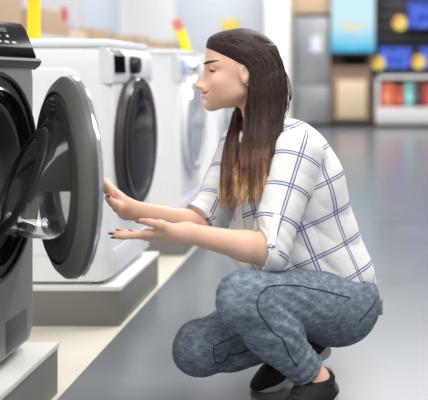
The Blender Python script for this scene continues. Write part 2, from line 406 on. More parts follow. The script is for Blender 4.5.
f = obj('door', box(-.305, .305, 0, .048, .06, .685, bev=.008), M_steel, t); b = bmesh.new(); tube(b, [(-.26, -.03, .25), (-.26, -.03, .62)], .012); obj('handle', b, M_drum, f)
obj('kick_plate', box(-.3, .3, .03, .1, 0, .06), M_dark, t)
t = thing('wall_cabinet', 'light wooden overhead cabinet above the grey refrigerator', 'cabinet', (bxx(312, 14.1), 14.0, 1.9))
obj('carcass', box(-.33, .34, .02, .7, 0, 1.2, bev=.004), M_wood, t); obj('door', box(-.325, .0, 0, .018, .01, 1.19, bev=.003), M_wood, t); obj('door', box(.005, .335, 0, .018, .01, 1.19, bev=.003), M_wood, t)
# wooden cabinet with lit screen
Y = 13.8
t = thing('wood_panel', 'brown wooden wall panel behind the cyan screen', 'panel', (bxx(352, Y), 14.2, 0))
obj('board', box(-.345, .34, 0, .04, .02, 2.7), M_wood2, t); obj('foot', box(-.3, .3, -.0, .06, 0, .02), M_dark, t)
t = thing('wooden_cabinet', 'brown wooden cabinet with pale door beside the televisions', 'cabinet', (bxx(352, Y), Y, 0))
obj('carcass', box(-.345, .30, .0, .38, .1, .96, bev=.005), M_wood2, t)
obj('door', box(-.24, .23, -.02, .0, .15, .78, bev=.004), M_wood3, t)
obj('worktop', box(-.35, .305, -.03, .38, .94, 1.0, bev=.005), M_wood2, t)
obj('kick_plate', box(-.33, .29, .03, .36, 0, .1), M_dark, t)
t = thing('black_box', 'black appliance on the wooden cabinet under the cyan screen', 'appliance', (bxx(354, Y), Y+.05, 1.0))
obj('housing', box(-.24, .24, .0, .28, .0, .22, bev=.02), mat('matt_black', srgb(40, 40, 44), .5), t); obj('front_panel', box(-.2, .2, -.008, .0, .04, .18, bev=.004), M_gloss, t)
def screen_mat(name, c0, c1, strength, kind):
    m = bpy.data.materials.new(name); m.use_nodes = True; nt = m.node_tree; N = nt.nodes; Lk = nt.links
    for n in list(N):
        if n.type != 'OUTPUT_MATERIAL': N.remove(n)
    out = [n for n in N if n.type == 'OUTPUT_MATERIAL'][0]
    tc = N.new('ShaderNodeTexCoord'); e = N.new('ShaderNodeEmission'); e.inputs[1].default_value = strength
    if kind == 'ad':
        sp = N.new('ShaderNodeSeparateXYZ'); Lk.new(tc.outputs['Generated'], sp.inputs[0])
        rp = N.new('ShaderNodeValToRGB'); el = rp.color_ramp.elements
        el[0].position = 0; el[0].color = srgb(60, 178, 222); el[1].position = 1; el[1].color = srgb(120, 205, 236)
        for p_, c_ in ((.10, (120, 205, 236)), (.30, (196, 232, 246)), (.42, (208, 238, 248)), (.75, (206, 238, 250)), (.9, (170, 222, 244))):
            k = el.new(p_); k.color = srgb(*c_)
        nz = N.new('ShaderNodeTexNoise'); nz.inputs['Scale'].default_value = 3; Lk.new(tc.outputs['Generated'], nz.inputs['Vector'])
        ad = N.new('ShaderNodeMath'); ad.operation = 'MULTIPLY_ADD'; ad.inputs[1].default_value = .12; Lk.new(nz.outputs['Fac'], ad.inputs[0]); Lk.new(sp.outputs[2], ad.inputs[2])
        sb = N.new('ShaderNodeMath'); sb.operation = 'SUBTRACT'; sb.inputs[1].default_value = .06; Lk.new(ad.outputs[0], sb.inputs[0])
        Lk.new(sb.outputs[0], rp.inputs[0]); Lk.new(rp.outputs[0], e.inputs[0])
    else:
        nz = N.new('ShaderNodeTexNoise'); nz.inputs['Scale'].default_value = 4; Lk.new(tc.outputs['Generated'], nz.inputs['Vector'])
        mx = N.new('ShaderNodeMix'); mx.data_type = 'RGBA'; mx.inputs[6].default_value = c0; mx.inputs[7].default_value = c1
        rp = N.new('ShaderNodeValToRGB'); rp.color_ramp.elements[0].position = .35; rp.color_ramp.elements[1].position = .7
        Lk.new(nz.outputs['Fac'], rp.inputs[0]); Lk.new(rp.outputs[0], mx.inputs[0]); Lk.new(mx.outputs[2], e.inputs[0])
    Lk.new(e.outputs[0], out.inputs[0])
    return m
t = thing('advert_screen', 'tall lit cyan screen hanging above the wooden cabinet', 'screen', (bxx(353, Y), Y-.06, bz(53, Y)))
obj('housing', box(-.37, .37, .0, .06, .0, 1.35, bev=.01), mat('screen_frame', srgb(60, 90, 110), .4), t)
obj('screen_face', box(-.355, .355, -.006, .0, .015, 1.335), screen_mat('advert_light', None, None, 1.0, 'ad'), t, smooth=False)
obj('yellow_banner', box(-.17, .19, -.009, -.006, .36, .50, bev=.001), screen_mat('banner_light', srgb(236, 226, 178), srgb(214, 230, 226), 1.0, 'tv'), t, smooth=False)
obj('bracket', box(-.05, .05, .06, .455, .5, .7), M_dark, t)
# television wall
Y = 13.9
M_tvw = mat('television_wall_panel', srgb(52, 50, 52), .55, var=.08, scale=5)
t = thing('display_board', 'dark slatted display board behind the blue televisions', 'display board', (.35, 14.4, .9))
obj('back_panel', box(-.03, 3.4, .02, .1, 0, 2.3), M_tvw, t)
for k in range(9): obj('slat', box(-.03, 3.4, .0, .02, .5+.19*k, .66+.19*k, bev=.004), M_tvw, t)
t = thing('wall_shelf', 'long grey shelf under the blue televisions', 'shelf', (.35, 13.95, .87))
obj('board', box(-.03, 3.4, 0, .45, 0, .04, bev=.004), mat('shelf_grey', srgb(150, 150, 152), .5), t); obj('front_rail', box(-.03, 3.4, -.008, 0, .0, .045, bev=.003), M_tvw, t)
def tv(label, x0, x1, z0, z1, y, stand):
    w, h = x1-x0, z1-z0
    t = thing('television', label, 'television', ((x0+x1)/2, y, z0-(.05 if stand else 0)), 'blue televisions on the dark wall'); o = .05 if stand else 0
    obj('casing', box(-w/2, w/2, .0, .045, o, o+h, bev=.006), M_gloss, t)
    obj('screen_face', box(-w/2+.018, w/2-.018, -.004, .0, o+.03, o+h-.018), screen_mat('television_light', srgb(44, 70, 196), srgb(110, 140, 232), 1.0, 'tv') if 'television_light' not in bpy.data.materials else bpy.data.materials['television_light'], t, smooth=False)
    if stand: obj('stand', box(-w*.3, w*.3, -.06, .1, 0, .012, bev=.003), M_gloss, t); obj('neck', box(-.05, .05, .015, .035, .01, o+.04), M_gloss, t)
    else: obj('bracket', box(-.1, .1, .045, 14.398-y, h*.4, h*.6), M_dark, t)
    return t
tv('blue television standing on the shelf next to the cyan screen', bxx(379, Y), bxx(412, Y), bz(70, Y), bz(46, Y), Y+.12, True)
tv('blue television standing on the shelf at the right edge', bxx(420, Y), bxx(454, Y), bz(70, Y), bz(46, Y), Y+.12, True)
tv('upper blue television mounted high on the dark wall', bxx(408, Y), bxx(448, Y), bz(29, Y), bz(0, Y), Y+.2, False)
M_spl = mat('price_yellow', srgb(222, 196, 96), .5, var=.04); M_spr = mat('price_red', srgb(214, 70, 60), .5, var=.04)
def splat(label, px, py, y, r, stem):
    t = thing('price_tag', label, 'price tag', (bxx(px, y), y, bz(py, y)), 'star-shaped yellow price tags')
    b = bmesh.new(); n = 24
    a = [b.verts.new((r*(1 if i % 2 else .84)*math.cos(2*math.pi*i/n), 0, r*(1 if i % 2 else .84)*math.sin(2*math.pi*i/n))) for i in range(n)]
    c = [b.verts.new((v.co.x, .008, v.co.z)) for v in a]
    b.faces.new(a); b.faces.new(c[::-1])
    for i in range(n): b.faces.new((a[i], a[(i+1) % n], c[(i+1) % n], c[i]))
    obj('star', b, M_spl, t, smooth=False)
    obj('red_patch', box(-r*.75, -r*.1, -.004, 0, r*.05, r*.5, bev=.002), M_spr, t)
    if stem: obj('stem', box(-.008, .008, .060, .075, .91-bz(py, y), .0), M_dark, t); obj('clip', box(-.012, .012, .008, .075, -.01, .03), M_dark, t)
    else: obj('arm', box(-.012, .012, .008, 14.4-y, -.01, .02), M_dark, t)
splat('yellow star price tag below the upper television', 400, 23, Y+.14, .13, False)
splat('yellow star price tag at the left corner of the shelf television', 378.5, 63, Y-.01, .125, True)
splat('yellow star price tag between the two shelf televisions', 419, 62, Y-.01, .125, True)
# console under the shelf with picture front
M_con = mat('white_console', srgb(216, 214, 212), .45, var=.02)
t = thing('console', 'low white console with a shelf of colourful boxes under the televisions', 'console', (.36, 13.75, 0))
obj('base', box(-.02, 3.3, .0, .55, .06, .33, bev=.006), M_con, t); obj('plinth', box(0, 3.28, .05, .5, 0, .06), M_dark, t)
obj('side_panel', box(-.02, .04, .0, .55, .33, .86), M_con, t); obj('top_board', box(-.02, 3.3, .0, .55, .80, .86, bev=.005), M_con, t); obj('back_panel', box(.04, 3.3, .5, .55, .33, .80), M_dark, t)
cc = [('orange', (206, 104, 70)), ('rusty red', (170, 70, 54)), ('teal', (110, 176, 170)), ('dark brown', (72, 50, 50)), ('red', (190, 66, 58)), ('grey', (140, 140, 150))]
x = .42
for k, (w, h) in enumerate(((.22, .40), (.17, .36), (.16, .42), (.16, .43), (.20, .38), (.2, .4))):
    n, c = cc[k]
    t = thing('picture_box', n + ' packaged box on the white console under the televisions', 'box', (x+w/2, 13.80, .33), 'packaged boxes on the console')
    obj('carton', box(-w/2+.004, w/2-.004, 0, .2, 0, h, bev=.004), mat('carton_'+n.replace(' ', '_'), srgb(*c), .45, var=.35, scale=7), t)
    obj('printed_panel', box(-w*.32, w*.32, -.003, 0, h*.2, h*.6), mat('print_'+n.replace(' ', '_'), srgb(*[min(255, int(v*1.25+20)) for v in c]), .45, var=.3, scale=9), t)
    x += w+.004
# ------------------------------------------------------------------ implicit surfaces: the figure is shaped as smooth unions and meshed
def smin(a, b, k):
    h = np.clip(.5+.5*(b-a)/k, 0, 1); return b*(1-h)+a*h-k*h*(1-h)
def smax(a, b, k): return -smin(-a, -b, k)
def cone(Q, a, b, ra, rb):
    a = np.asarray(a, float); b = np.asarray(b, float); d = b-a
    t = np.clip(((Q-a)@d)/(d@d), 0, 1)
    return np.linalg.norm(Q-a-t[:, None]*d, axis=1)-(ra+(rb-ra)*t)
def ell(Q, c, r, M=None):
    q = Q-np.asarray(c, float)
    if M is not None: q = q@M
    r = np.asarray(r, float)
    k0 = np.linalg.norm(q/r, axis=1); k1 = np.linalg.norm(q/(r*r), axis=1)+1e-9
    return k0*(k0-1)/k1
def wob(Q, f, s=0.):
    x, y, z = Q[:, 0]*f, Q[:, 1]*f, Q[:, 2]*f
    return (np.sin(x+1.7*np.sin(y*.8+s)+s)*np.sin(y*1.1+1.3*np.sin(z*.9+2*s))+np.sin(z*1.2+1.5*np.sin(x*.7-s)+3*s))*.5
def frame(f, up):
    f = np.asarray(f, float); f = f/np.linalg.norm(f); up = np.asarray(up, float)
    up = up-f*(up@f); up = up/np.linalg.norm(up); return f, up, np.cross(f, up)

def sdf_mesh(fn, lo, hi, h, blk=8):
    lo = np.asarray(lo, float); hi = np.asarray(hi, float)
    nb = np.ceil((hi-lo)/(h*blk)).astype(int); n = nb*blk
    cc = [lo[i]+(np.arange(nb[i])+.5)*blk*h-.5*h for i in range(3)]
    G = np.stack(np.meshgrid(*cc, indexing='ij'), -1).reshape(-1, 3)
    d = fn(G)
    D = np.repeat(np.repeat(np.repeat(np.where(d < 0, -1, 1).astype(np.float32).reshape(nb), blk, 0), blk, 1), blk, 2)
    act = np.argwhere((np.abs(d) < blk*h*.87*1.7+.006).reshape(nb))
    o = np.stack(np.meshgrid(*[np.arange(blk)]*3, indexing='ij'), -1).reshape(-1, 3)
    for s in range(0, len(act), 400):
        I = (act[s:s+400, None, :]*blk+o[None]).reshape(-1, 3)
        D[I[:, 0], I[:, 1], I[:, 2]] = fn(lo+I*h)
    ins = D < 0
    c = np.zeros(tuple(n-1), np.int8); corners = [(i, j, k) for i in (0, 1) for j in (0, 1) for k in (0, 1)]
    sl = lambda o_: tuple(slice(o_[i], n[i]-1+o_[i]) for i in range(3))
    for q in corners: c += ins[sl(q)]
    A = np.argwhere((c > 0) & (c < 8)); idx = np.full(tuple(n-1), -1, np.int32); idx[A[:, 0], A[:, 1], A[:, 2]] = np.arange(len(A))
    acc = np.zeros((len(A), 3)); cnt = np.zeros(len(A))
    for a in corners:
        for ax in range(3):
            if a[ax]: continue
            b = list(a); b[ax] = 1
            da = D[A[:, 0]+a[0], A[:, 1]+a[1], A[:, 2]+a[2]]; db = D[A[:, 0]+b[0], A[:, 1]+b[1], A[:, 2]+b[2]]
            m = (da < 0) != (db < 0); t = np.where(m, da/np.where(m, da-db, 1), 0)
            p = np.tile(np.array(a, float), (len(A), 1)); p[:, ax] += t
            acc += p*m[:, None]; cnt += m
    V = lo+(A+acc/cnt[:, None])*h
    F = []
    for ax in range(3):
        o1, o2 = (ax+1) % 3, (ax+2) % 3
        s0 = [slice(None)]*3; s1 = [slice(None)]*3; s0[ax] = slice(0, -1); s1[ax] = slice(1, None)
        i0, i1 = ins[tuple(s0)], ins[tuple(s1)]
        E = np.argwhere(i0 != i1); E = E[(E[:, o1] > 0) & (E[:, o2] > 0) & (E[:, o1] < n[o1]-1) & (E[:, o2] < n[o2]-1)]
        fl = i0[E[:, 0], E[:, 1], E[:, 2]]
        def at(d1, d2):
            J = E.copy(); J[:, o1] -= d1; J[:, o2] -= d2; return idx[J[:, 0], J[:, 1], J[:, 2]]
        q = np.stack([at(1, 1), at(0, 1), at(0, 0), at(1, 0)], 1)
        q[~fl] = q[~fl][:, ::-1]; F.append(q[(q >= 0).all(1)])
    return V, np.concatenate(F)
def grad(fn, Q, e=.0008):
    g = np.stack([fn(Q+np.eye(3)[i]*e)-fn(Q-np.eye(3)[i]*e) for i in range(3)], 1)
    return g/(np.linalg.norm(g, axis=1, keepdims=True)+1e-9)
def onto(fn, Q, off=0., n=8):
    Q = np.array(Q, float)
    for _ in range(n): Q = Q-grad(fn, Q)*np.clip(fn(Q)-off, -.03, .03)[:, None]*.8
    return Q
def mesh_np(name, V, F, m, parent=None, attrs=None):
    me = bpy.data.meshes.new(name)
    me.vertices.add(len(V)); me.vertices.foreach_set('co', np.asarray(V, np.float32).ravel())
    me.loops.add(F.size); me.loops.foreach_set('vertex_index', F.astype(np.int32).ravel())
    me.polygons.add(len(F)); me.polygons.foreach_set('loop_start', np.arange(0, F.size, F.shape[1], dtype=np.int32))
    me.update(calc_edges=True); me.polygons.foreach_set('use_smooth', [True]*len(F))
    for k, v in (attrs or {}).items():
        if v.ndim == 1: a = me.attributes.new(k, 'FLOAT', 'POINT'); a.data.foreach_set('value', v.astype(np.float32))
        else: a = me.attributes.new(k, 'FLOAT_VECTOR', 'POINT'); a.data.foreach_set('vector', v.astype(np.float32).ravel())
    o = bpy.data.objects.new(name, me); COL.objects.link(o); me.materials.append(m)
    if parent is not None: o.parent = parent
    return o
def smooth_v(V, F, it=2, lam=.5):
    for _ in range(it):
        acc = np.zeros_like(V); cnt = np.zeros(len(V))
        for a in range(4):
            for b in ((a+1) % 4, (a+3) % 4):
                np.add.at(acc, F[:, a], V[F[:, b]]); np.add.at(cnt, F[:, a], 1)
        V = V+(acc/np.maximum(cnt, 1)[:, None]-V)*lam
    return V

# ------------------------------------------------------------------ the woman: joints (metres; she faces -x, her left side is nearest)
LH, RH = np.array((-.036, 2.335, .225)), np.array((-.125, 2.464, .222))
LK, RK = np.array((-.271, 2.05, .312)), np.array((-.405, 2.2, .146))
LA, RA = np.array((-.103, 2.145, .080)), np.array((-.160, 2.36, .118))
PEL, MID, CH, NB = np.array((-.075, 2.40, .24)), np.array((-.105, 2.395, .37)), np.array((-.195, 2.395, .54)), np.array((-.262, 2.408, .70))
LS, RS = np.array((-.158, 2.285, .645)), np.array((-.345, 2.525, .645))
LE, RE = P(268, 251, 2.15), P(204, 229, 2.36)
LW, RW = P(187, 233, 2.05), P(129, 209, 2.175)
HO = P(240, 68, 2.38)
HU, HV, HW = np.array((-.965, -.262, 0)), np.array((0, 0, 1.)), np.array((.262, -.965, 0))    # face, up, her left
HU /= np.linalg.norm(HU); HW /= np.linalg.norm(HW); HM = np.stack([HU, HV, HW], 1)
def h2w(u, v, w): return HO+HU*u+HV*v+HW*w

def cranium(q): return smin(ell(q, (-.006, .018, 0), (.096, .084, .074)), ell(q, (.050, .042, 0), (.046, .046, .056)), .02)
def head(Q):
    q = (Q-HO)@HM; a = q.copy(); a[:, 2] = np.abs(a[:, 2]); u, v, w = a.T
    d = cranium(q)
    d = smin(d, ell(q, (.028, -.030, 0), (.060, .084, .056)), .03)
    d = smin(d, cone(a, (.000, -.066, .046), (.070, -.103, .012), .016, .012), .03)
    d = smin(d, ell(q, (.083, -.1085, 0), (.0155, .0135, .016)), .018)
    d = smin(d, ell(a, (.046, -.058, .036), (.030, .032, .020)), .03)
    d = smin(d, cone(a, (.0875, .008, .010), (.066, .010, .046), .009, .009), .018)
    d = smin(d, ell(a, (.060, -.040, .038), (.024, .020, .018)), .022)
    d = smin(d, ell(q, (.077, -.070, 0), (.029, .034, .034)), .024)
    d = smax(d, -ell(a, (.096, -.006, .034), (.013, .011, .018)), .012)
    d = smin(d, cone(q, (.090, .002, 0), (.1125, -.047, 0), .0060, .0080), .014)
    d = smin(d, ell(q, (.1190, -.0505, 0), (.0090, .0070, .0090)), .008)
    d = smin(d, ell(a, (.1060, -.0545, .0105), (.0095, .0065, .0055)), .007)
    d = smax(d, -ell(a, (.1095, -.0605, .0060), (.0050, .0028, .0030)), .003)
    bow = 12*w*w                                                      # the mouth wraps round the teeth and lifts to its corners
    L = np.stack([u+bow, v-9*w*w, w], 1)
    d = smin(d, ell(L, (.1000, -.0700, 0), (.0080, .0046, .032)), .006)
    d = smin(d, ell(L, (.0980, -.0825, 0), (.0080, .0056, .027)), .006)
    d = smax(d, -ell(L, (.1080, -.0757, 0), (.012, .0030, .038)), .004)
    d = smax(d, -ell(q, (.0995, -.0935, 0), (.007, .0040, .017)), .007)
    eb = np.linalg.norm(a-np.array((.0735, -.003, .031)), axis=1)-.0142    # lids over the eyeballs
    lid = smax(eb, -(v+.0072+.10*(u-.0735)), .0012)
    d = smin(d, lid, .004)
    low = smax(eb+.0003, v+.0110, .0015); d = smin(d, low, .004)
    ear = smax(ell(a, (-.006, -.016, .073), (.016, .031, .009)), -ell(a, (-.002, -.012, .082), (.009, .018, .006)), .004)
    return smin(d, ear, .006)

HANDL = frame((-.98, -.10, -.10), (.16, .42, .88))      # fingers, palm normal (up), -> thumb side below
HANDR = frame((-.29, -.63, .72), (-.80, -.58, -.10))
def hand_fn(wr, fr, tsign, curls, tcurl, sc=1.0):
    f, n, t = fr; t = t*tsign
    pt = lambda a, b, c: wr+sc*(f*a+n*b+t*c)
    kn = [(.086, .004, .027), (.090, .006, .008), (.085, .004, -.012), (.075, 0, -.030)]
    seg = [(.041, .026, .021), (.045, .029, .022), (.041, .027, .021), (.032, .020, .019)]
    rad = [.0092, .0094, .0088, .0078]
    chains = []
    for i in range(4):
        p = pt(*kn[i]); ang = 0; c = [p]; spread = (.02, .0, -.02, -.05)[i]
        dirs = []
        for k in range(3):
            ang += curls[i][k]; d = f*math.cos(ang)+n*math.sin(ang)+t*spread*math.cos(ang); d /= np.linalg.norm(d)
            p = p+d*seg[i][k]*sc; c.append(p); dirs.append(d)
        chains.append((c, rad[i]*sc, dirs[-1], ang))
    tb = [pt(.018, .006, .020), pt(.050, .012+tcurl[0], .046), pt(.080, .016+tcurl[1], .056+tcurl[2]), pt(.104, .018+tcurl[3], .058+tcurl[4])]
    def fn(Q):
        d = cone(Q, wr-f*.01, pt(.03, 0, 0), .0225*sc, .020*sc)
        for i, (a, r) in enumerate(zip(kn, (.0125, .0130, .0125, .0115))):
            d = smin(d, cone(Q, pt(.012, .001, a[2]*.55), pt(*a), .015*sc, r*sc), .012)
        d = smin(d, cone(Q, pt(.02, .006, .018), tb[1], .016*sc, .0125*sc), .014)
        parts = [smin(cone(Q, tb[1], tb[2], .0118*sc, .0098*sc), cone(Q, tb[2], tb[3], .0100*sc, .0072*sc), .004)]
        for c, r, _, _ in chains:
            e = cone(Q, c[0], c[1], r*1.12, r)
            e = smin(e, cone(Q, c[1], c[2], r, r*.9), .003); e = smin(e, cone(Q, c[2], c[3], r*.92, r*.72), .003); parts.append(e)
        out = d
        for e in parts: out = np.minimum(out, smin(d, e, .008))
        return out
    tips = [(c[-1], dr, n*math.cos(ang)-f*math.sin(ang), r) for c, r, dr, ang in chains]
    td = (tb[3]-tb[2])/np.linalg.norm(tb[3]-tb[2])
    tips.append((tb[3], td, n, .0095*sc))
    return fn, tips
handL, tipsL = hand_fn(LW+(-.012, -.004, 0), HANDL, -1, [(-.06, .10, .10), (.06, .14, .14), (.18, .20, .18), (.26, .26, .22)], (.006, .012, -.008, .018, -.016), .89)
handR, tipsR = hand_fn(RW+(-.008, -.012, .006), HANDR, 1, [(.05, .12, .1), (.05, .12, .1), (.06, .15, .1), (.08, .16, .1)], (0, 0, 0, 0, 0))

def arms(Q):
    d = None
    for S_, E_, W_, hf in ((LS, LE, LW, handL), (RS, RE, RW, handR)):
        e = cone(Q, S_, E_, .046, .038)
        m = E_+(W_-E_)*.28
        e = smin(e, cone(Q, E_, m, .035, .0365), .02); e = smin(e, cone(Q, m, W_, .0365, .0240), .02)
        e = smin(e, hf(Q), .022)
        d = e if d is None else np.minimum(d, e)
    return d
TF = np.stack(frame((-.79, -.62, 0), (-.36, 0, .93)), 1)              # chest frame: forward, along the spine, lateral
LAT = TF[:, 2]
def body(Q):
    d = arms(Q)
    d = smin(d, cone(Q, NB, h2w(-.040, -.060, 0), .050, .049), .03)
    t = ell(Q, CH, (.095, .17, .145), TF); t = smin(t, cone(Q, MID, PEL, .10, .11), .06)
    t = smin(t, cone(Q, NB-(0, 0, .02), LS, .05, .045), .04); t = smin(t, cone(Q, NB-(0, 0, .02), RS, .05, .045), .04)
    d = smin(d, t, .03)
    for H_, K_, A_ in ((LH, LK, LA), (RH, RK, RA)):
        d = smin(d, np.minimum(cone(Q, H_, K_, .078, .052), cone(Q, K_, A_, .050, .033)), .02)
    for A_, F_ in ((LA, FL), (RA, FR)):
        d = smin(d, cone(Q, A_, A_+F_[0]*.09-F_[1]*.056, .033, .020), .02); d = smin(d, cone(Q, A_, A_-F_[0]*.035-F_[1]*.045, .030, .026), .02)
    return smin(d, head(Q), .022)

# ------------------------------------------------------------------ clothes
FL = frame((-.50, -.86, 0.0), (0, 0, 1)); FR = frame((-.80, -.50, -.34), (0, 0, 1))
def crease(Q, c, n, r, amp, f):
    """folds that run across direction n around point c"""
    q = Q-c; return amp*np.sin((q@n)*f+1.5*wob(Q, 18))*np.exp(-(q*q).sum(1)/(r*r))
def fold(Q, n, k, s): 
    p = Q@np.asarray(n, float)*k+1.8*wob(Q, 8, s)+.9*wob(Q, 21, s+1); return 1-2*np.abs(np.sin(p*.5))**.7
def leg(Q, H_, K_, A_, hk, kk):
    th = cone(Q, H_, K_, hk, kk)
    th = smin(th, ell(Q, K_+(0, 0, .004), (kk*1.02, kk*1.02, kk*1.0)), .02)
    m = K_+(A_-K_)*.36
    sh = smin(cone(Q, K_, m, kk*.93, .062), cone(Q, m, A_, .062, .040), .03)
    sh = smax(sh, (Q-A_)@((A_-K_)/np.linalg.norm(A_-K_))+.034, .006)
    d = smin(th, sh, .022)
    x = (A_-K_)/np.linalg.norm(A_-K_); y = (K_-H_)/np.linalg.norm(K_-H_)
    d = d+crease(Q, K_+(x-y)*.05, (x+y)/np.linalg.norm(x+y), .10, .0062, 210)+crease(Q, A_-x*.05, x, .07, .0040, 240)+.0034*fold(Q, x*.6+y, 95, 4.)*np.exp(-((Q-(K_+x*.07))**2).sum(1)/.15**2)+.0020*wob(Q, 48, 1.)
    return d
def jeans(Q):
    p = ell(Q, PEL+(-.010, 0, -.008), (.132, .160, .122))
    p = smin(p, cone(Q, (-.044, 2.350, .214), (-.085, 2.46, .208), .101, .101), .05)
    p = smax(p, (Q-np.array((.0, 2.4, .315)))@np.array((.30, 0, .95)), .01)
    L = smin(p, leg(Q, LH, LK, LA, .095, .066), .045)
    return np.minimum(L, smin(p, leg(Q, RH, RK, RA, .094, .068), .045))

HEMN = np.array((-.235, 0, -1.)); HEMN /= np.linalg.norm(HEMN)
def shirt_torso(Q):
    t = ell(Q, CH+(.014, 0, .0), (.122, .20, .168), TF)
    t = smin(t, cone(Q, (-.150, 2.395, .53), (-.083, 2.40, .31), .118, .116), .06)
    t = smin(t, cone(Q, (-.050, 2.36, .265), (-.08, 2.46, .265), .105, .100), .05)
    t = smin(t, cone(Q, (-.10, 2.36, .36), (-.255, 2.26, .365), .105, .062), .05)
    t = smin(t, cone(Q, (-.235, 2.345, .52), (-.290, 2.325, .39), .090, .062), .04)
    t = smin(t, cone(Q, NB-(.0, 0, .035), LS+(0, .01, .004), .068, .060), .04); t = smin(t, cone(Q, NB-(0, 0, .035), RS, .068, .058), .04)
    return t
def sleeve(Q, S_, E_, C_, N_, r0, r1):
    d = smin(cone(Q, S_, E_, r0, r1), cone(Q, E_, C_, r1, r1*.95), .02)
    ax = (E_-S_)/np.linalg.norm(E_-S_); q = Q-E_
    d = d+.0030*fold(Q, ax+N_*.6, 150, .5)*np.exp(-(q*q).sum(1)/.09**2)+.0013*fold(Q, (.5, .1, .8), 110, 2.)
    return smax(d, (Q-C_)@N_, .004)
nrm = lambda v: v/np.linalg.norm(v)
NL = nrm(nrm(LW-LE)+.25*nrm(LE-LS)); CLc = LE+nrm(LW-LE)*.022
NR = nrm(.55*nrm(RW-RE)+.75*nrm(RE-RS)); CRc = RE+nrm(RS-RE)*.010+nrm(RW-RE)*.020+np.array((-.004, 0, .004))
slL = lambda Q: sleeve(Q, LS, LE, CLc, NL, .070, .053)
slR = lambda Q: sleeve(Q, RS, RE+nrm(RS-RE)*.05, CRc, NR, .066, .056)
def shirt(Q):
    d = shirt_torso(Q)
    lowr = np.clip((.62-Q[:, 2])*4, .25, 1)
    d = d+.0030*fold(Q, (.75, -.35, .85), 105, 0.)*lowr+.0028*fold(Q, (.85, .3, .25), 80, 3.)*lowr+.0018*wob(Q, 34, 2.)
    d = smax(d, -((Q-np.array((.062, 2.4, .222)))@-HEMN)+.004*wob(Q, 22), .005)
    d = smin(d, slL(Q), .022); d = smin(d, slR(Q), .022)
    nk = cone(Q, NB-(0, 0, .04), h2w(-.040, -.060, 0), .055, .054)
    return smax(d, -nk, .006)
# ------------------------------------------------------------------ materials of the figure
def skin_mat():
    m = bpy.data.materials.new('skin'); m.use_nodes = True; nt = m.node_tree; N = nt.nodes; Lk = nt.links; b = N['Principled BSDF']
    tc = N.new('ShaderNodeTexCoord'); nz = N.new('ShaderNodeTexNoise'); nz.inputs['Scale'].default_value = 22; nz.inputs['Detail'].default_value = 5
    Lk.new(tc.outputs['Object'], nz.inputs['Vector'])
    mx = N.new('ShaderNodeMix'); mx.data_type = 'RGBA'; mx.inputs[6].default_value = srgb(234, 185, 159); mx.inputs[7].default_value = srgb(240, 198, 173); Lk.new(nz.outputs['Fac'], mx.inputs[0])
    a = N.new('ShaderNodeAttribute'); a.attribute_name = 'lip'; m2 = N.new('ShaderNodeMix'); m2.data_type = 'RGBA'; m2.inputs[7].default_value = srgb(212, 136, 124)
    Lk.new(a.outputs['Fac'], m2.inputs[0]); Lk.new(mx.outputs[2], m2.inputs[6])
    a2 = N.new('ShaderNodeAttribute'); a2.attribute_name = 'blush'; m3 = N.new('ShaderNodeMix'); m3.data_type = 'RGBA'; m3.inputs[7].default_value = srgb(222, 142, 122)
    Lk.new(a2.outputs['Fac'], m3.inputs[0]); Lk.new(m2.outputs[2], m3.inputs[6]); Lk.new(m3.outputs[2], b.inputs['Base Color'])
    b.inputs['Roughness'].default_value = .48; b.inputs['Subsurface Weight'].default_value = .15; b.inputs['Subsurface Radius'].default_value = (.010, .004, .002); b.inputs['Subsurface Scale'].default_value = .6
    return m
def shirt_mat(name='checked_cotton'):
    m = bpy.data.materials.new(name); m.use_nodes = True; nt = m.node_tree; N = nt.nodes; Lk = nt.links; b = N['Principled BSDF']
    a = N.new('ShaderNodeAttribute'); a.attribute_name = 'weave'; sp = N.new('ShaderNodeSeparateXYZ'); Lk.new(a.outputs['Vector'], sp.inputs[0])
    def mth(op, x, y=None, z=None):
        n = N.new('ShaderNodeMath'); n.operation = op
        for i, v in enumerate((x, y, z)):
            if v is None: continue
            if isinstance(v, (int, float)): n.inputs[i].default_value = v
            else: Lk.new(v, n.inputs[i])
        return n.outputs[0]
    tot = None
    for i, per in ((0, .088), (1, .088)):
        fr = mth('FRACT', mth('DIVIDE', sp.outputs[i], per)); d = mth('MULTIPLY', mth('ABSOLUTE', mth('SUBTRACT', fr, .5)), per)   # distance from the stripe's middle
        ln = mth('LESS_THAN', mth('ABSOLUTE', mth('SUBTRACT', d, .0040)), .0014)
        wash = mth('MULTIPLY', mth('LESS_THAN', d, .0042), .22)
        s = mth('MAXIMUM', mth('MULTIPLY', ln, .92), wash); tot = s if tot is None else mth('MAXIMUM', tot, s)
    mx = N.new('ShaderNodeMix'); mx.data_type = 'RGBA'; mx.inputs[6].default_value = srgb(229, 228, 226); mx.inputs[7].default_value = srgb(56, 70, 136); Lk.new(tot, mx.inputs[0])
    Lk.new(mx.outputs[2], b.inputs['Base Color']); b.inputs['Roughness'].default_value = .85; b.inputs['Specular IOR Level'].default_value = .2
    tc = N.new('ShaderNodeTexCoord'); nz = N.new('ShaderNodeTexNoise'); nz.inputs['Scale'].default_value = 30; nz.inputs['Detail'].default_value = 4; Lk.new(tc.outputs['Object'], nz.inputs['Vector'])
    bp = N.new('ShaderNodeBump'); bp.inputs['Strength'].default_value = .5; bp.inputs['Distance'].default_value = .006; Lk.new(nz.outputs['Fac'], bp.inputs['Height']); Lk.new(bp.outputs[0], b.inputs['Normal'])
    return m
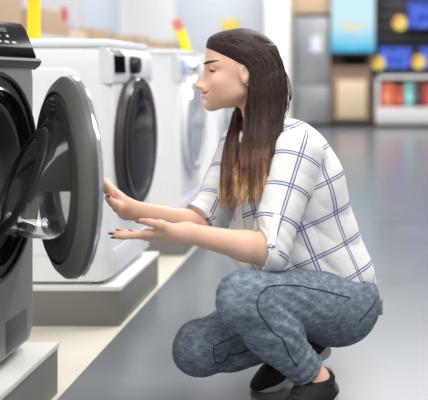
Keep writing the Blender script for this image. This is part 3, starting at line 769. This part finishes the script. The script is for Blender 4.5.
def denim_mat():
    m = bpy.data.materials.new('washed_denim'); m.use_nodes = True; nt = m.node_tree; N = nt.nodes; Lk = nt.links; b = N['Principled BSDF']
    tc = N.new('ShaderNodeTexCoord'); n1 = N.new('ShaderNodeTexNoise'); n1.inputs['Scale'].default_value = 42; n1.inputs['Detail'].default_value = 9; n1.inputs['Roughness'].default_value = .72
    mp = N.new('ShaderNodeMapping'); mp.inputs['Scale'].default_value = (1, 1, 2.2); mp.inputs['Rotation'].default_value = (.5, .6, 0); Lk.new(tc.outputs['Object'], mp.inputs[0]); Lk.new(mp.outputs[0], n1.inputs['Vector'])
    rp = N.new('ShaderNodeValToRGB'); e = rp.color_ramp.elements; e[0].position = .33; e[0].color = srgb(78, 90, 104); e[1].position = .76; e[1].color = srgb(174, 181, 187); k = e.new(.52); k.color = srgb(118, 130, 142)
    Lk.new(n1.outputs['Fac'], rp.inputs[0]); Lk.new(rp.outputs[0], b.inputs['Base Color']); b.inputs['Roughness'].default_value = .85; b.inputs['Specular IOR Level'].default_value = .2
    n2 = N.new('ShaderNodeTexNoise'); n2.inputs['Scale'].default_value = 300; Lk.new(tc.outputs['Object'], n2.inputs['Vector'])
    bp = N.new('ShaderNodeBump'); bp.inputs['Strength'].default_value = .3; bp.inputs['Distance'].default_value = .001; Lk.new(n2.outputs['Fac'], bp.inputs['Height']); Lk.new(bp.outputs[0], b.inputs['Normal'])
    return m
def hair_mat():
    m = bpy.data.materials.new('brown_hair'); m.use_nodes = True; nt = m.node_tree; N = nt.nodes; Lk = nt.links; b = N['Principled BSDF']
    a = N.new('ShaderNodeAttribute'); a.attribute_name = 'along'                                       # x, y across the lock; z: root 0 .. tip 1
    sp = N.new('ShaderNodeSeparateXYZ'); Lk.new(a.outputs['Vector'], sp.inputs[0])
    mp = N.new('ShaderNodeMapping'); mp.inputs['Scale'].default_value = (260, 260, 4); Lk.new(a.outputs['Vector'], mp.inputs[0])
    nz = N.new('ShaderNodeTexNoise'); nz.inputs['Scale'].default_value = 1; nz.inputs['Detail'].default_value = 3; Lk.new(mp.outputs[0], nz.inputs['Vector'])
    ad = N.new('ShaderNodeMath'); ad.operation = 'MULTIPLY_ADD'; ad.inputs[1].default_value = .55; Lk.new(nz.outputs['Fac'], ad.inputs[0]); Lk.new(sp.outputs[2], ad.inputs[2])
    rp = N.new('ShaderNodeValToRGB'); e = rp.color_ramp.elements; e[0].position = .15; e[0].color = srgb(42, 29, 24); e[1].position = 1.0; e[1].color = srgb(200, 160, 116)
    for p_, c_ in ((.45, (68, 45, 35)), (.78, (98, 66, 48)), (.93, (150, 110, 78))):
        k = e.new(p_); k.color = srgb(*c_)
    sc = N.new('ShaderNodeMath'); sc.operation = 'MULTIPLY'; sc.inputs[1].default_value = .80; Lk.new(ad.outputs[0], sc.inputs[0])
    Lk.new(sc.outputs[0], rp.inputs[0]); Lk.new(rp.outputs[0], b.inputs['Base Color']); b.inputs['Roughness'].default_value = .48; b.inputs['Specular IOR Level'].default_value = .28
    bp = N.new('ShaderNodeBump'); bp.inputs['Strength'].default_value = .5; bp.inputs['Distance'].default_value = .002; Lk.new(nz.outputs['Fac'], bp.inputs['Height']); Lk.new(bp.outputs[0], b.inputs['Normal'])
    return m
M_skin, M_shirt, M_denim, M_hair = skin_mat(), shirt_mat(), denim_mat(), hair_mat()
M_brow = mat('brow_hair', srgb(70, 50, 42), .7); M_nail = mat('dark_red_nail', srgb(110, 30, 38), .2, var=.03, coat=.5)
M_seam = mat('seam_thread', srgb(38, 46, 60), .8); M_knit = mat('black_knit', srgb(26, 25, 26), .8, var=.15, scale=120, bump=.4); M_sole = mat('pale_sole', srgb(206, 200, 194), .6, var=.04)
M_heel = mat('grey_heel_patch', srgb(112, 108, 106), .6, var=.06); M_btn = mat('pearl_button', srgb(232, 228, 222), .3); M_lace = mat('black_lace', srgb(34, 33, 34), .7)

woman = thing('person', 'woman with long brown hair squatting beside the open washing machine door, checked shirt, jeans', 'person', (-.15, 2.25, 0))
def kid(o, par=woman):
    o.parent = par; o.matrix_parent_inverse = Matrix.Translation(-woman.location) if par is woman else Matrix(); return o
# body
V, F = sdf_mesh(body, (-.68, 1.93, -.005), (.09, 2.66, 1.0), .0028); V = smooth_v(V, F, 1, .5)
q = (V-HO)@HM; qa = q.copy(); w2 = q[:, 2]**2; Lq = np.stack([q[:, 0]+12*w2, q[:, 1]-9*w2, q[:, 2]], 1)
lip = np.clip(1.3-np.minimum(np.maximum(ell(Lq, (.1000, -.0710, 0), (.012, .0045, .031)), -9), ell(Lq, (.0980, -.0820, 0), (.012, .0053, .026)))/.0015-.6, 0, 1)
lip = lip*(q[:, 0] > .06)
qa[:, 2] = np.abs(qa[:, 2])
blush = .35*np.exp(-((qa-np.array((.066, -.040, .045)))**2).sum(1)/.022**2)+.25*np.exp(-((q-np.array((.122, -.05, 0)))**2).sum(1)/.012**2)
for tp in (tipsL, tipsR):
    for c_, *_ in tp: blush += .35*np.exp(-((V-c_)**2).sum(1)/.014**2)
bd = kid(mesh_np('body', V, F, M_skin, None, {'lip': lip, 'blush': np.clip(blush, 0, .7)}))
# eyes, brows, lashes
for s in (1, -1):
    b = bmesh.new(); bmesh.ops.create_uvsphere(b, u_segments=28, v_segments=18, radius=.0126); kid(obj('eye', b, mat('eye_white', srgb(232, 226, 222), .15, var=.02), None, loc=Vector(h2w(.0735, -.003, s*.031))))
    b = bmesh.new(); bmesh.ops.create_uvsphere(b, u_segments=24, v_segments=14, radius=.0062); o = obj('iris', b, mat('brown_iris', srgb(58, 36, 26), .1, coat=1.), None, loc=Vector(h2w(.0735+.0082, -.0075, s*.031+s*.0005))); kid(o)
    for nm, pts, rr in (('eyebrow', [(.095, .0110, .010), (.092, .0142, .019), (.085, .0162, .030), (.074, .0155, .040), (.064, .0125, .046)], [.0022, .0038, .0040, .0032, .0016]),
                        ('eyelashes', [(.0835, -.0085, .0205), (.0895, -.0075, .027), (.0895, -.0075, .034), (.0845, -.0080, .041), (.0740, -.0085, .0480)], [.0012, .0020, .0024, .0025, .0012])):
        pw = [h2w(a_, b_, s*c_) for a_, b_, c_ in pts]
        pw = onto(head if nm == 'eyebrow' else (lambda Q: np.minimum(head(Q), np.linalg.norm(Q-h2w(.0735, -.003, s*.031), axis=1)-.0130)), pw, .0003 if nm == 'eyebrow' else .0012)
        fine = [Vector(pw[0])]
        b = bmesh.new(); tube(b, pw, rr, 8); kid(obj(nm, b, M_brow, None, auto=False))
ws = np.linspace(-.034, .034, 25); b = bmesh.new()
tube(b, onto(head, [h2w(.106-12*w_*w_, -.0757+9*w_*w_, w_) for w_ in ws], .0006), [.0007+.0010*(1-(w_/.036)**2) for w_ in ws], 8)
kid(obj('mouth_line', b, mat('mouth_shade', srgb(140, 62, 58), .5), None, auto=False))
# nails
for tp in (tipsL, tipsR):
    for c_, d_, n_, r_ in tp:
        f_, u_, s_ = frame(d_, -np.asarray(n_)); b = bmesh.new(); bmesh.ops.create_uvsphere(b, u_segments=16, v_segments=10, radius=1)
        for v in b.verts: v.co = Vector(c_+u_*r_*.42+f_*.004+f_*v.co.x*.0085+u_*v.co.z*r_*.32+s_*v.co.y*r_*.66)
        kid(obj('fingernail', b, M_nail, None))
# jeans
V, F = sdf_mesh(jeans, (-.52, 1.93, .02), (.14, 2.66, .42), .005); V = smooth_v(V, F, 1, .5)
jn = kid(mesh_np('jeans', V, F, M_denim)); jn['label'] = 'grey-blue washed denim jeans'
def seam(name, pts, r=.0016, m=M_seam, off=.0006, fn=jeans):
    pts = np.array(pts); t = np.linspace(0, len(pts)-1, 60); i = np.clip(t.astype(int), 0, len(pts)-2); fr = (t-i)[:, None]
    p0 = pts[np.clip(i-1, 0, None)]; p1 = pts[i]; p2 = pts[i+1]; p3 = pts[np.clip(i+2, None, len(pts)-1)]
    c = .5*(2*p1+(p2-p0)*fr+(2*p0-5*p1+4*p2-p3)*fr**2+(3*p1-p0-3*p2+p3)*fr**3)
    b = bmesh.new(); tube(b, onto(fn, c, off), r, 6); return kid(obj(name, b, m, None, auto=False))
seam('side_seam', [P(352, 297, 2.22), P(325, 291, 2.17), P(290, 285, 2.09), P(268, 287, 2.03), P(259, 297, 1.99), P(259, 311, 1.99), P(268, 325, 2.01), P(282, 343, 2.04), P(294, 360, 2.08)])
seam('leg_seam', [P(233, 331, 2.12), P(226, 340, 2.10), P(221, 352, 2.10), P(219, 366, 2.11)])
seam('leg_seam', [P(252, 346, 2.17), P(238, 353, 2.15), P(226, 366, 2.14), P(219, 368, 2.11)])
seam('back_seam', [P(360, 322, 2.24), P(366, 312, 2.26), P(372, 300, 2.3)])
bp_ = onto(jeans, [P(374, 306, 2.33)], .0005)[0]
b = bmesh.new(); bx(b, -.006, .006, -.010, .010, -.022, .020, bev=.003); o = kid(obj('belt_loop', b, M_denim, None, loc=Vector(bp_)))
for nm, A_, K_ in (('trouser_hem', LA, LK), ('trouser_hem', RA, RK)):
    x = (A_-K_)/np.linalg.norm(A_-K_); f_, u_, s_ = frame(x, (0, 0, 1)); c = A_-x*.038
    pr = [c+(u_*math.cos(a)+s_*math.sin(a))*.041 for a in np.linspace(0, 2*math.pi, 41)]
    b = bmesh.new(); tube(b, onto(jeans, pr, .0003), .0035, 6); kid(obj(nm, b, M_denim, None, auto=False))
# shirt with its check following body and sleeves
V, F = sdf_mesh(shirt, (-.58, 2.0, .17), (.14, 2.66, .80), .0042); V = smooth_v(V, F, 1, .5)
def weave(V):
    dt, dl, dr = shirt_torso(V), slL(V), slR(V)
    sp_ = (NB-PEL); sp_ = sp_/np.linalg.norm(sp_); q = V-PEL; hgt = q@sp_
    ctr = q-np.outer(hgt, sp_); l1 = LAT-sp_*(LAT@sp_); l1 /= np.linalg.norm(l1); f1 = np.cross(sp_, l1)
    cx = ctr@l1; cy = ctr@f1; out = np.stack([np.arctan2(cx, cy)*.135, hgt, hgt*0], 1)
    for d, S_, E_, W_, ph in ((dl, LS, LE, LW, .02), (dr, RS, RE, RW, .03)):
        f_, u_, s_ = frame(E_-S_, (-.7, -.2, .5)); qq = V-S_; al = qq@f_; an = np.arctan2(qq@s_, qq@u_)
        m = d < np.minimum(dt, 1)-.004
        out[m] = np.stack([an*.062+.04, al+ph, al*0], 1)[m]
    return out
sh = kid(mesh_np('shirt', V, F, M_shirt, None, {'weave': weave(V)})); sh['label'] = 'white shirt with navy double-line checks'
# rolled cuffs
def cuff(E_, f, r, cut, ln, nm='sleeve_cuff'):
    f, u, s = frame(f, (0, 0, 1)); n = 56; loops = []; al = []
    for a_, rr in ((-ln, r), (-ln-.002, r+.004), (-ln*.5, r+.0055), (-.006, r+.005), (.001, r+.0035), (.002, r), (-.002, r-.004), (-ln*.5, r-.004)):
        lp = []
        for i in range(n):
            t = 2*math.pi*i/n; k = 1+.03*math.sin(3*t+1)+.02*math.sin(7*t)
            lp.append(Vector(E_+f*(cut+a_)+(u*math.cos(t)+s*math.sin(t))*rr*k)); al.append((t*.055+.03, a_+.028, 0))
        loops.append(lp)
    b = bmesh.new(); rings(b, loops, close=True); o = kid(obj(nm, b, M_shirt, None))
    at_ = o.data.attributes.new('weave', 'FLOAT_VECTOR', 'POINT'); at_.data.foreach_set('vector', np.array(al, np.float32).ravel()); return o
cuff(CLc, NL, .0525, .002, .034); cuff(CRc, NR, .0555, .002, .036)
# sleeve tab with a button, collar, placket buttons
def strip(name, pts, w, th, m, fn, off):
    c = onto(fn, pts, off); g_ = grad(fn, c); b = bmesh.new(); loops = []
    for i in range(len(c)):
        t = c[min(i+1, len(c)-1)]-c[max(i-1, 0)]; t /= np.linalg.norm(t); s = np.cross(t, g_[i]); s /= np.linalg.norm(s)
        loops.append([Vector(c[i]+s*w/2), Vector(c[i]+s*w/2+g_[i]*th), Vector(c[i]-s*w/2+g_[i]*th), Vector(c[i]-s*w/2)])
    L = rings(b, loops); cap(b, L[0]); cap(b, L[-1]); return kid(obj(name, b, m, None)), c, g_
M_plain = mat('white_cotton', srgb(236, 234, 230), .85, var=.03)
o, c, g_ = strip('sleeve_tab', [P(277, 214, 2.12), P(275, 222, 2.115), P(273.5, 230, 2.11), P(272, 238, 2.105), P(271, 245, 2.10)], .020, .003, M_plain, shirt, .006)
def button(c, n, r=.0055):
    f, u, s = frame(n, (.1, .2, 1)); b = bmesh.new(); lps = []
    for a_, rr in ((0, r), (.0015, r), (.0022, r*.8), (.0014, r*.55)): lps.append([Vector(c+f*a_+(u*math.cos(t)+s*math.sin(t))*rr) for t in np.linspace(0, 2*math.pi, 20, endpoint=False)])
    L = rings(b, lps); cap(b, L[0]); cap(b, L[-1]); return kid(obj('button', b, M_btn, None))
button(c[-1]+g_[-1]*.003, g_[-1])
pl = [NB+TF[:, 0]*.20+(0, 0, -.07), CH+TF[:, 0]*.20+(0, 0, .05), CH+TF[:, 0]*.2+(0, 0, -.04), MID+TF[:, 0]*.25+(0, 0, .06), MID+TF[:, 0]*.25+(0, 0, .0)]
pl = [pl[0]+(pl[-1]-pl[0])*t for t in np.linspace(0, 1, 14)]
o, c, g_ = strip('placket', pl, .03, .0025, M_plain, shirt, -.0005)
for i in (2, 5, 8, 11): button(c[i]+g_[i]*.0025, g_[i])
ncol = NB+np.array((-.006, 0, .012)); b = bmesh.new(); loops = []
nax = h2w(-.04, -.06, 0)-NB; f, u, s = frame(nax, -TF[:, 0])
for i in range(41):                                                   # collar: open at the front
    t = math.radians(-150+300*i/40); rad = .062+.004*math.cos(t); dirv = u*math.cos(t)+s*math.sin(t); pk = .012*max(0, abs(t)/2.6-.6)
    hgt = .034-.012*(abs(t)/2.6)**2
    c0 = ncol+dirv*rad-f*.028
    loops.append([Vector(c0+f*(.0)+dirv*(.016+pk)), Vector(c0+f*hgt+dirv*(.004+pk*.3)), Vector(c0+f*(hgt+.003)), Vector(c0+f*hgt-dirv*.003), Vector(c0), Vector(c0-f*.004+dirv*(.012+pk))])
L = rings(b, loops); cap(b, L[0]); cap(b, L[-1]); kid(obj('collar', b, M_plain, None))
# ------------------------------------------------------------------ shoes
def shoe(A_, fr, floor_z):
    f, u, s = fr; M = np.stack([f, u, s], 1)
    def up(Q):
        q = (Q-A_)@M; g = q.copy(); 
        d = cone(g, (-.048, -.046, 0), (.02, -.036, 0), .034, .040)
        d = smin(d, cone(g, (.02, -.026, 0), (.10, -.050, .0), .043, .034), .03)
        d = smin(d, ell(g, (.115, -.056, .0), (.062, .028, .040)), .03)
        d = smin(d, cone(g, (-.012, -.03, 0), (-.008, .012, 0), .041, .043), .02)
        d = smax(d, g[:, 1]-(.010-.12*np.minimum(g[:, 0], .0)), .004); d = smax(d, -.066-g[:, 1], .003)
        d = np.maximum(d, -cone(g, (0, 0, 0), (-.004, .05, 0), .036, .038))
        return np.maximum(d, floor_z+.004-Q[:, 2])
    def sole(Q):
        q = (Q-A_)@M; g = q.copy(); g[:, 1] = 0; wv = .004*np.sin(q[:, 0]*95)
        d = cone(g, (-.045, 0, 0), (.03, 0, 0), .036, .039); d = smin(d, cone(g, (.03, 0, 0), (.125, 0, .0), .039, .044), .03)
        d = smax(d, q[:, 1]+.062-.22*np.maximum(-q[:, 0]-.0, 0)-wv*.3, .004); d = smax(d, -.081-q[:, 1]-.05*np.maximum(q[:, 0]-.09, 0), .004)
        return np.maximum(d, floor_z-Q[:, 2])
    lo, hi = A_-.2, A_+.22; hi[2] = A_[2]+.06; lo[2] = max(lo[2], -.004); lo[0] -= .03
    V, F = sdf_mesh(up, lo, hi, .003); o = kid(mesh_np('shoe', smooth_v(V, F, 1), F, M_knit)); o['label'] = 'black knitted trainer'
    V, F = sdf_mesh(sole, lo, hi, .003); kid(mesh_np('shoe_sole', smooth_v(V, F, 1), F, M_sole))
    hp = lambda a, b, c: A_+f*a+u*b+s*c
    def patch(Q): return np.maximum(up(Q)-.004, np.maximum(ell((Q-A_)@M, (-.062, -.018, 0), (.040, .040, .05)), -up(Q)-.006))
    V, F = sdf_mesh(patch, lo, hi, .003); kid(mesh_np('heel_patch', V, F, M_heel))
    for k in range(5):
        x = .045+.017*k; b = bmesh.new(); pts = onto(up, [hp(x, .03, t) for t in np.linspace(-.024, .024, 9)], .001); tube(b, pts, .0032, 6); kid(obj('shoelace', b, M_lace, None, auto=False))
    b = bmesh.new(); tube(b, onto(up, [hp(-.008+.040*math.cos(t), -.002-.011*math.cos(t), .042*math.sin(t)) for t in np.linspace(0, 2*math.pi, 33)], .0005), .0045, 6); kid(obj('shoe_collar', b, M_knit, None, auto=False))
shoe(LA, FL, 0.0); shoe(RA, FR, 0.0)

# ------------------------------------------------------------------ hair
def hl(px, py, w=0.): return np.array(((240-px)/350*1., (68-py)/350, w))   # picture height and depth in the head's own plane
def hair_line(u): return .006+(u+.003)*.50                           # lower edge of the hair over forehead and temple
def hair_cap(Q):
    q = (Q-HO)@HM; u, v, w = q.T
    ins = np.clip((v-hair_line(u))*.30+.0015, .001, .012)
    back = np.clip(-(u+.014)*.3, 0, .010)
    d = np.minimum(cranium(q)-np.maximum(ins, np.where(u < -.014, .012, 0)), ell(q, (-.050, -.055, 0), (.062+.0, .105, .080)))
    d = smin(cranium(q)-np.maximum(ins, np.where(u < -.014, .012, 0))-back*0, ell(q, (-.050, -.055, 0), (.062, .105, .080)), .02)
    return np.maximum(d, np.minimum(hair_line(u)-v, u+.014))
NEAR = [P(258, 50, 2.36), P(263, 70, 2.345), P(264, 88, 2.338), P(264, 112, 2.330), P(262, 135, 2.285), P(255, 158, 2.230), P(250, 182, 2.205), P(245, 205, 2.190)]
NEARW = [(.030, .018), (.054, .042), (.060, .050), (.058, .046), (.055, .034), (.046, .026), (.044, .022), (.040, .012)]
FAR = [P(252, 95, 2.455), P(241, 120, 2.445), P(234, 140, 2.385), P(229, 165, 2.315), P(228, 185, 2.285), P(227, 204, 2.27)]
FARW = [(.04, .03), (.030, .026), (.024, .022), (.022, .018), (.021, .015), (.012, .008)]
XA = np.array((.985, .17, 0)); XB = np.array((.17, -.985, 0))
def cat_rom(p, m=5):
    p = np.array(p, float); t = np.linspace(0, len(p)-1, (len(p)-1)*m+1); i = np.clip(t.astype(int), 0, len(p)-2); fr = (t-i)[:, None]
    p0 = p[np.clip(i-1, 0, None)]; p1 = p[i]; p2 = p[i+1]; p3 = p[np.clip(i+2, None, len(p)-1)]
    return .5*(2*p1+(p2-p0)*fr+(2*p0-5*p1+4*p2-p3)*fr**2+(3*p1-p0-3*p2+p3)*fr**3)
def lock(path, wid):
    pts = cat_rom(path); wd = cat_rom(wid)
    def fn(Q):
        d = None
        for i in range(len(pts)-1):
            a, b = pts[i], pts[i+1]; t = np.clip((Q[:, 2]-a[2])/(b[2]-a[2]), 0, 1)
            c = a+t[:, None]*(b-a); r = wd[i]+t[:, None]*(wd[i+1]-wd[i]); q = Q-c
            k = np.stack([(q@XA)/r[:, 0], (q@XB)/r[:, 1]], 1); k0 = np.linalg.norm(k, axis=1)
            e = (k0-1)*np.minimum(r[:, 0], r[:, 1])*.9
            zz = np.maximum(np.maximum(Q[:, 2]-max(a[2], b[2])-.001, min(a[2], b[2])-.001-Q[:, 2]), -1)
            e = np.maximum(e, zz); d = e if d is None else np.minimum(d, e)
        return d
    return fn
lkN, lkF = lock(NEAR, NEARW), lock(FAR, FARW)
def hair(Q):
    q = (Q-HO)@HM
    d = smin(hair_cap(Q), lkN(Q), .035)
    d = smin(d, lkF(Q), .012)
    d = np.maximum(d, np.minimum(np.minimum(hair_line(q[:, 0])-q[:, 1], q[:, 0]+.014), np.minimum(q[:, 1]+.15, q[:, 2]+.040)))
    x = Q@XA; y = Q@XB
    d = d+(.0011*np.sin(x*420+3*np.sin(Q[:, 2]*14+y*30))+.0008*np.sin(x*950+y*500+4*np.sin(Q[:, 2]*20)))*np.clip((HO[2]+.02-Q[:, 2])*14, 0, 1)
    d = np.maximum(d, Q[:, 2]-9)
    xx = x-(P(245, 200, 2.2)@XA); tip = P(245, 199, 2.2)[2]+.30*xx+.016*np.sin(xx*170+1)+.010*np.sin(xx*420+y*60)                 # uneven ends
    d = smax(d, tip-Q[:, 2], .006)
    return d+np.exp(-(q[:, 2]/.005)**2)*.004*(q[:, 1] > .05)          # centre parting
def along(V):
    q = (V-HO)@HM; xx = V@XA; t = np.clip((HO[2]-.115-V[:, 2]+.03*np.sin(xx*95+1)+.022*np.sin(xx*230))/.23, 0, 1)
    return np.stack([V@XA, V@XB, t], 1)
V, F = sdf_mesh(hair, (-.46, 2.08, .52), (-.14, 2.52, 1.02), .0032); V = smooth_v(V, F, 1, .4)
hr = kid(mesh_np('hair', V, F, M_hair, None, {'along': along(V)})); hr['label'] = 'long straight brown hair with golden ends'
# loose strands over the volume and at the ends
bm_ = bmesh.new(); rng = np.random.RandomState(5)
def strand(path, wid, a, b, z0, ext, fly):
    pts = np.array(path); wd = np.array(wid); t = np.linspace(z0, len(pts)-1, 16); i = np.clip(t.astype(int), 0, len(pts)-2); f_ = (t-i)[:, None]
    c = pts[i]+(pts[i+1]-pts[i])*f_; w = wd[i]+(wd[i+1]-wd[i])*f_; s = np.linspace(0, 1, 16)[:, None]
    w = np.maximum(w, .018)
    p = c+XA*(w[:, :1]*a)+XB*(w[:, 1:]*b)+np.array(fly)*s**2+np.array((0, 0, -ext))*s**3
    p += XA*(.003*np.sin(s*rng.uniform(3, 8)+rng.uniform(0, 6)))
    return p
def flow(pts2, y0, n=26, off=.0):
    """a strand given in the head's side plane, laid on the near face of the hair"""
    p = np.array(pts2, float); t = np.linspace(0, len(p)-1, n); i = np.clip(t.astype(int), 0, len(p)-2); fr = (t-i)[:, None]
    p0 = p[np.clip(i-1, 0, None)]; p1 = p[i]; p2 = p[i+1]; p3 = p[np.clip(i+2, None, len(p)-1)]
    c = .5*(2*p1+(p2-p0)*fr+(2*p0-5*p1+4*p2-p3)*fr**2+(3*p1-p0-3*p2+p3)*fr**3)
    return c
def near_face(x, py):
    """march from the near side until the hair is met"""
    Y = np.full(len(x), 2.10)
    for _ in range(60):
        Q = np.stack([(x-VX)*Y/FPX, Y, CAMZ-(py-VY)*Y/FPX], 1); dd = np.minimum(hair(Q), 0.02); Y = np.minimum(Y+np.maximum(dd, 0)*.8, 2.45)
    return Y
edge_f = np.array([(206, 48), (226, 59), (243, 72), (245.5, 90), (244.5, 112), (243.5, 135), (240, 160), (233, 184), (222, 207)], float)
edge_b = np.array([(236, 33), (262, 36), (280, 54), (287, 80), (287, 106), (281, 130), (271, 156), (267, 180), (265, 194)], float)
allp = []; meta = []
for k in range(260):
    s = rng.uniform(0.01, .99); c = flow(edge_f*(1-s)+edge_b*s, 0); c[0] += rng.normal(0, 1.2, 2)
    lead = rng.randint(0, 9) if rng.rand() < .7 else rng.randint(8, 17)
    c = c[lead:]; c[:, 0] += 1.0*np.sin(np.linspace(0, rng.uniform(2, 6), len(c))+rng.uniform(0, 6))*np.linspace(.3, 1.6, len(c))
    meta.append((len(allp), len(c), rng.uniform(.0006, .0014), rng.uniform(-12, 7))); allp += list(c)
allp = np.array(allp); yy = near_face(allp[:, 0], allp[:, 1])
for st, n_, r0, ext in meta:
    cc_ = allp[st:st+n_]; y_ = yy[st:st+n_].copy()
    ok = y_ < 2.44
    if ok.sum() < 6: continue
    ii = np.arange(n_); y_ = np.interp(ii, ii[ok], y_[ok])
    y_ = np.convolve(np.pad(y_, 2, mode='edge'), np.ones(5)/5, 'valid')
    cc_[:, 1] += ext*np.linspace(0, 1, n_)**4
    p = np.stack([(cc_[:, 0]-VX)*y_/FPX, y_, CAMZ-(cc_[:, 1]-VY)*y_/FPX], 1)
    tube(bm_, p, [r0*(1-.7*(j/(n_-1))**3) for j in range(n_)], 5)
for k in range(60):
    ph = rng.uniform(-.3, 3.4); rr = rng.uniform(.86, 1.03)
    p = strand(FAR, FARW, math.cos(ph)*rr, math.sin(ph)*rr, rng.uniform(.6, 2.5), rng.uniform(-.014, .016), rng.normal(0, .004, 3))
    r0 = rng.uniform(.0010, .0018); tube(bm_, p, [r0*(1-.75*j/15) for j in range(16)], 5)
for k in range(4):                                                     # wisps standing off the back of the head
    p = flow([(280, 62), (286+k, 80), (289+k*.8, 98), (288-k, 112-2*k), (283, 122)], 0, 14)
    p = np.array([P(x_, y_, 2.365+.004*k) for x_, y_ in p]); tube(bm_, p, [.0011]*10+[.0009, .0007, .0005, .0004], 5)
so = obj('hair_strands', bm_, M_hair, None, auto=False); kid(so)
vs = np.array([v.co for v in so.data.vertices]); at_ = so.data.attributes.new('along', 'FLOAT_VECTOR', 'POINT'); at_.data.foreach_set('vector', along(vs).astype(np.float32).ravel())
ep = onto(head, [h2w(-.012, -.046, .072)], .002)[0]
b = bmesh.new(); bmesh.ops.create_uvsphere(b, u_segments=16, v_segments=10, radius=.0034); kid(obj('earring', b, M_btn, None, loc=Vector(ep)))
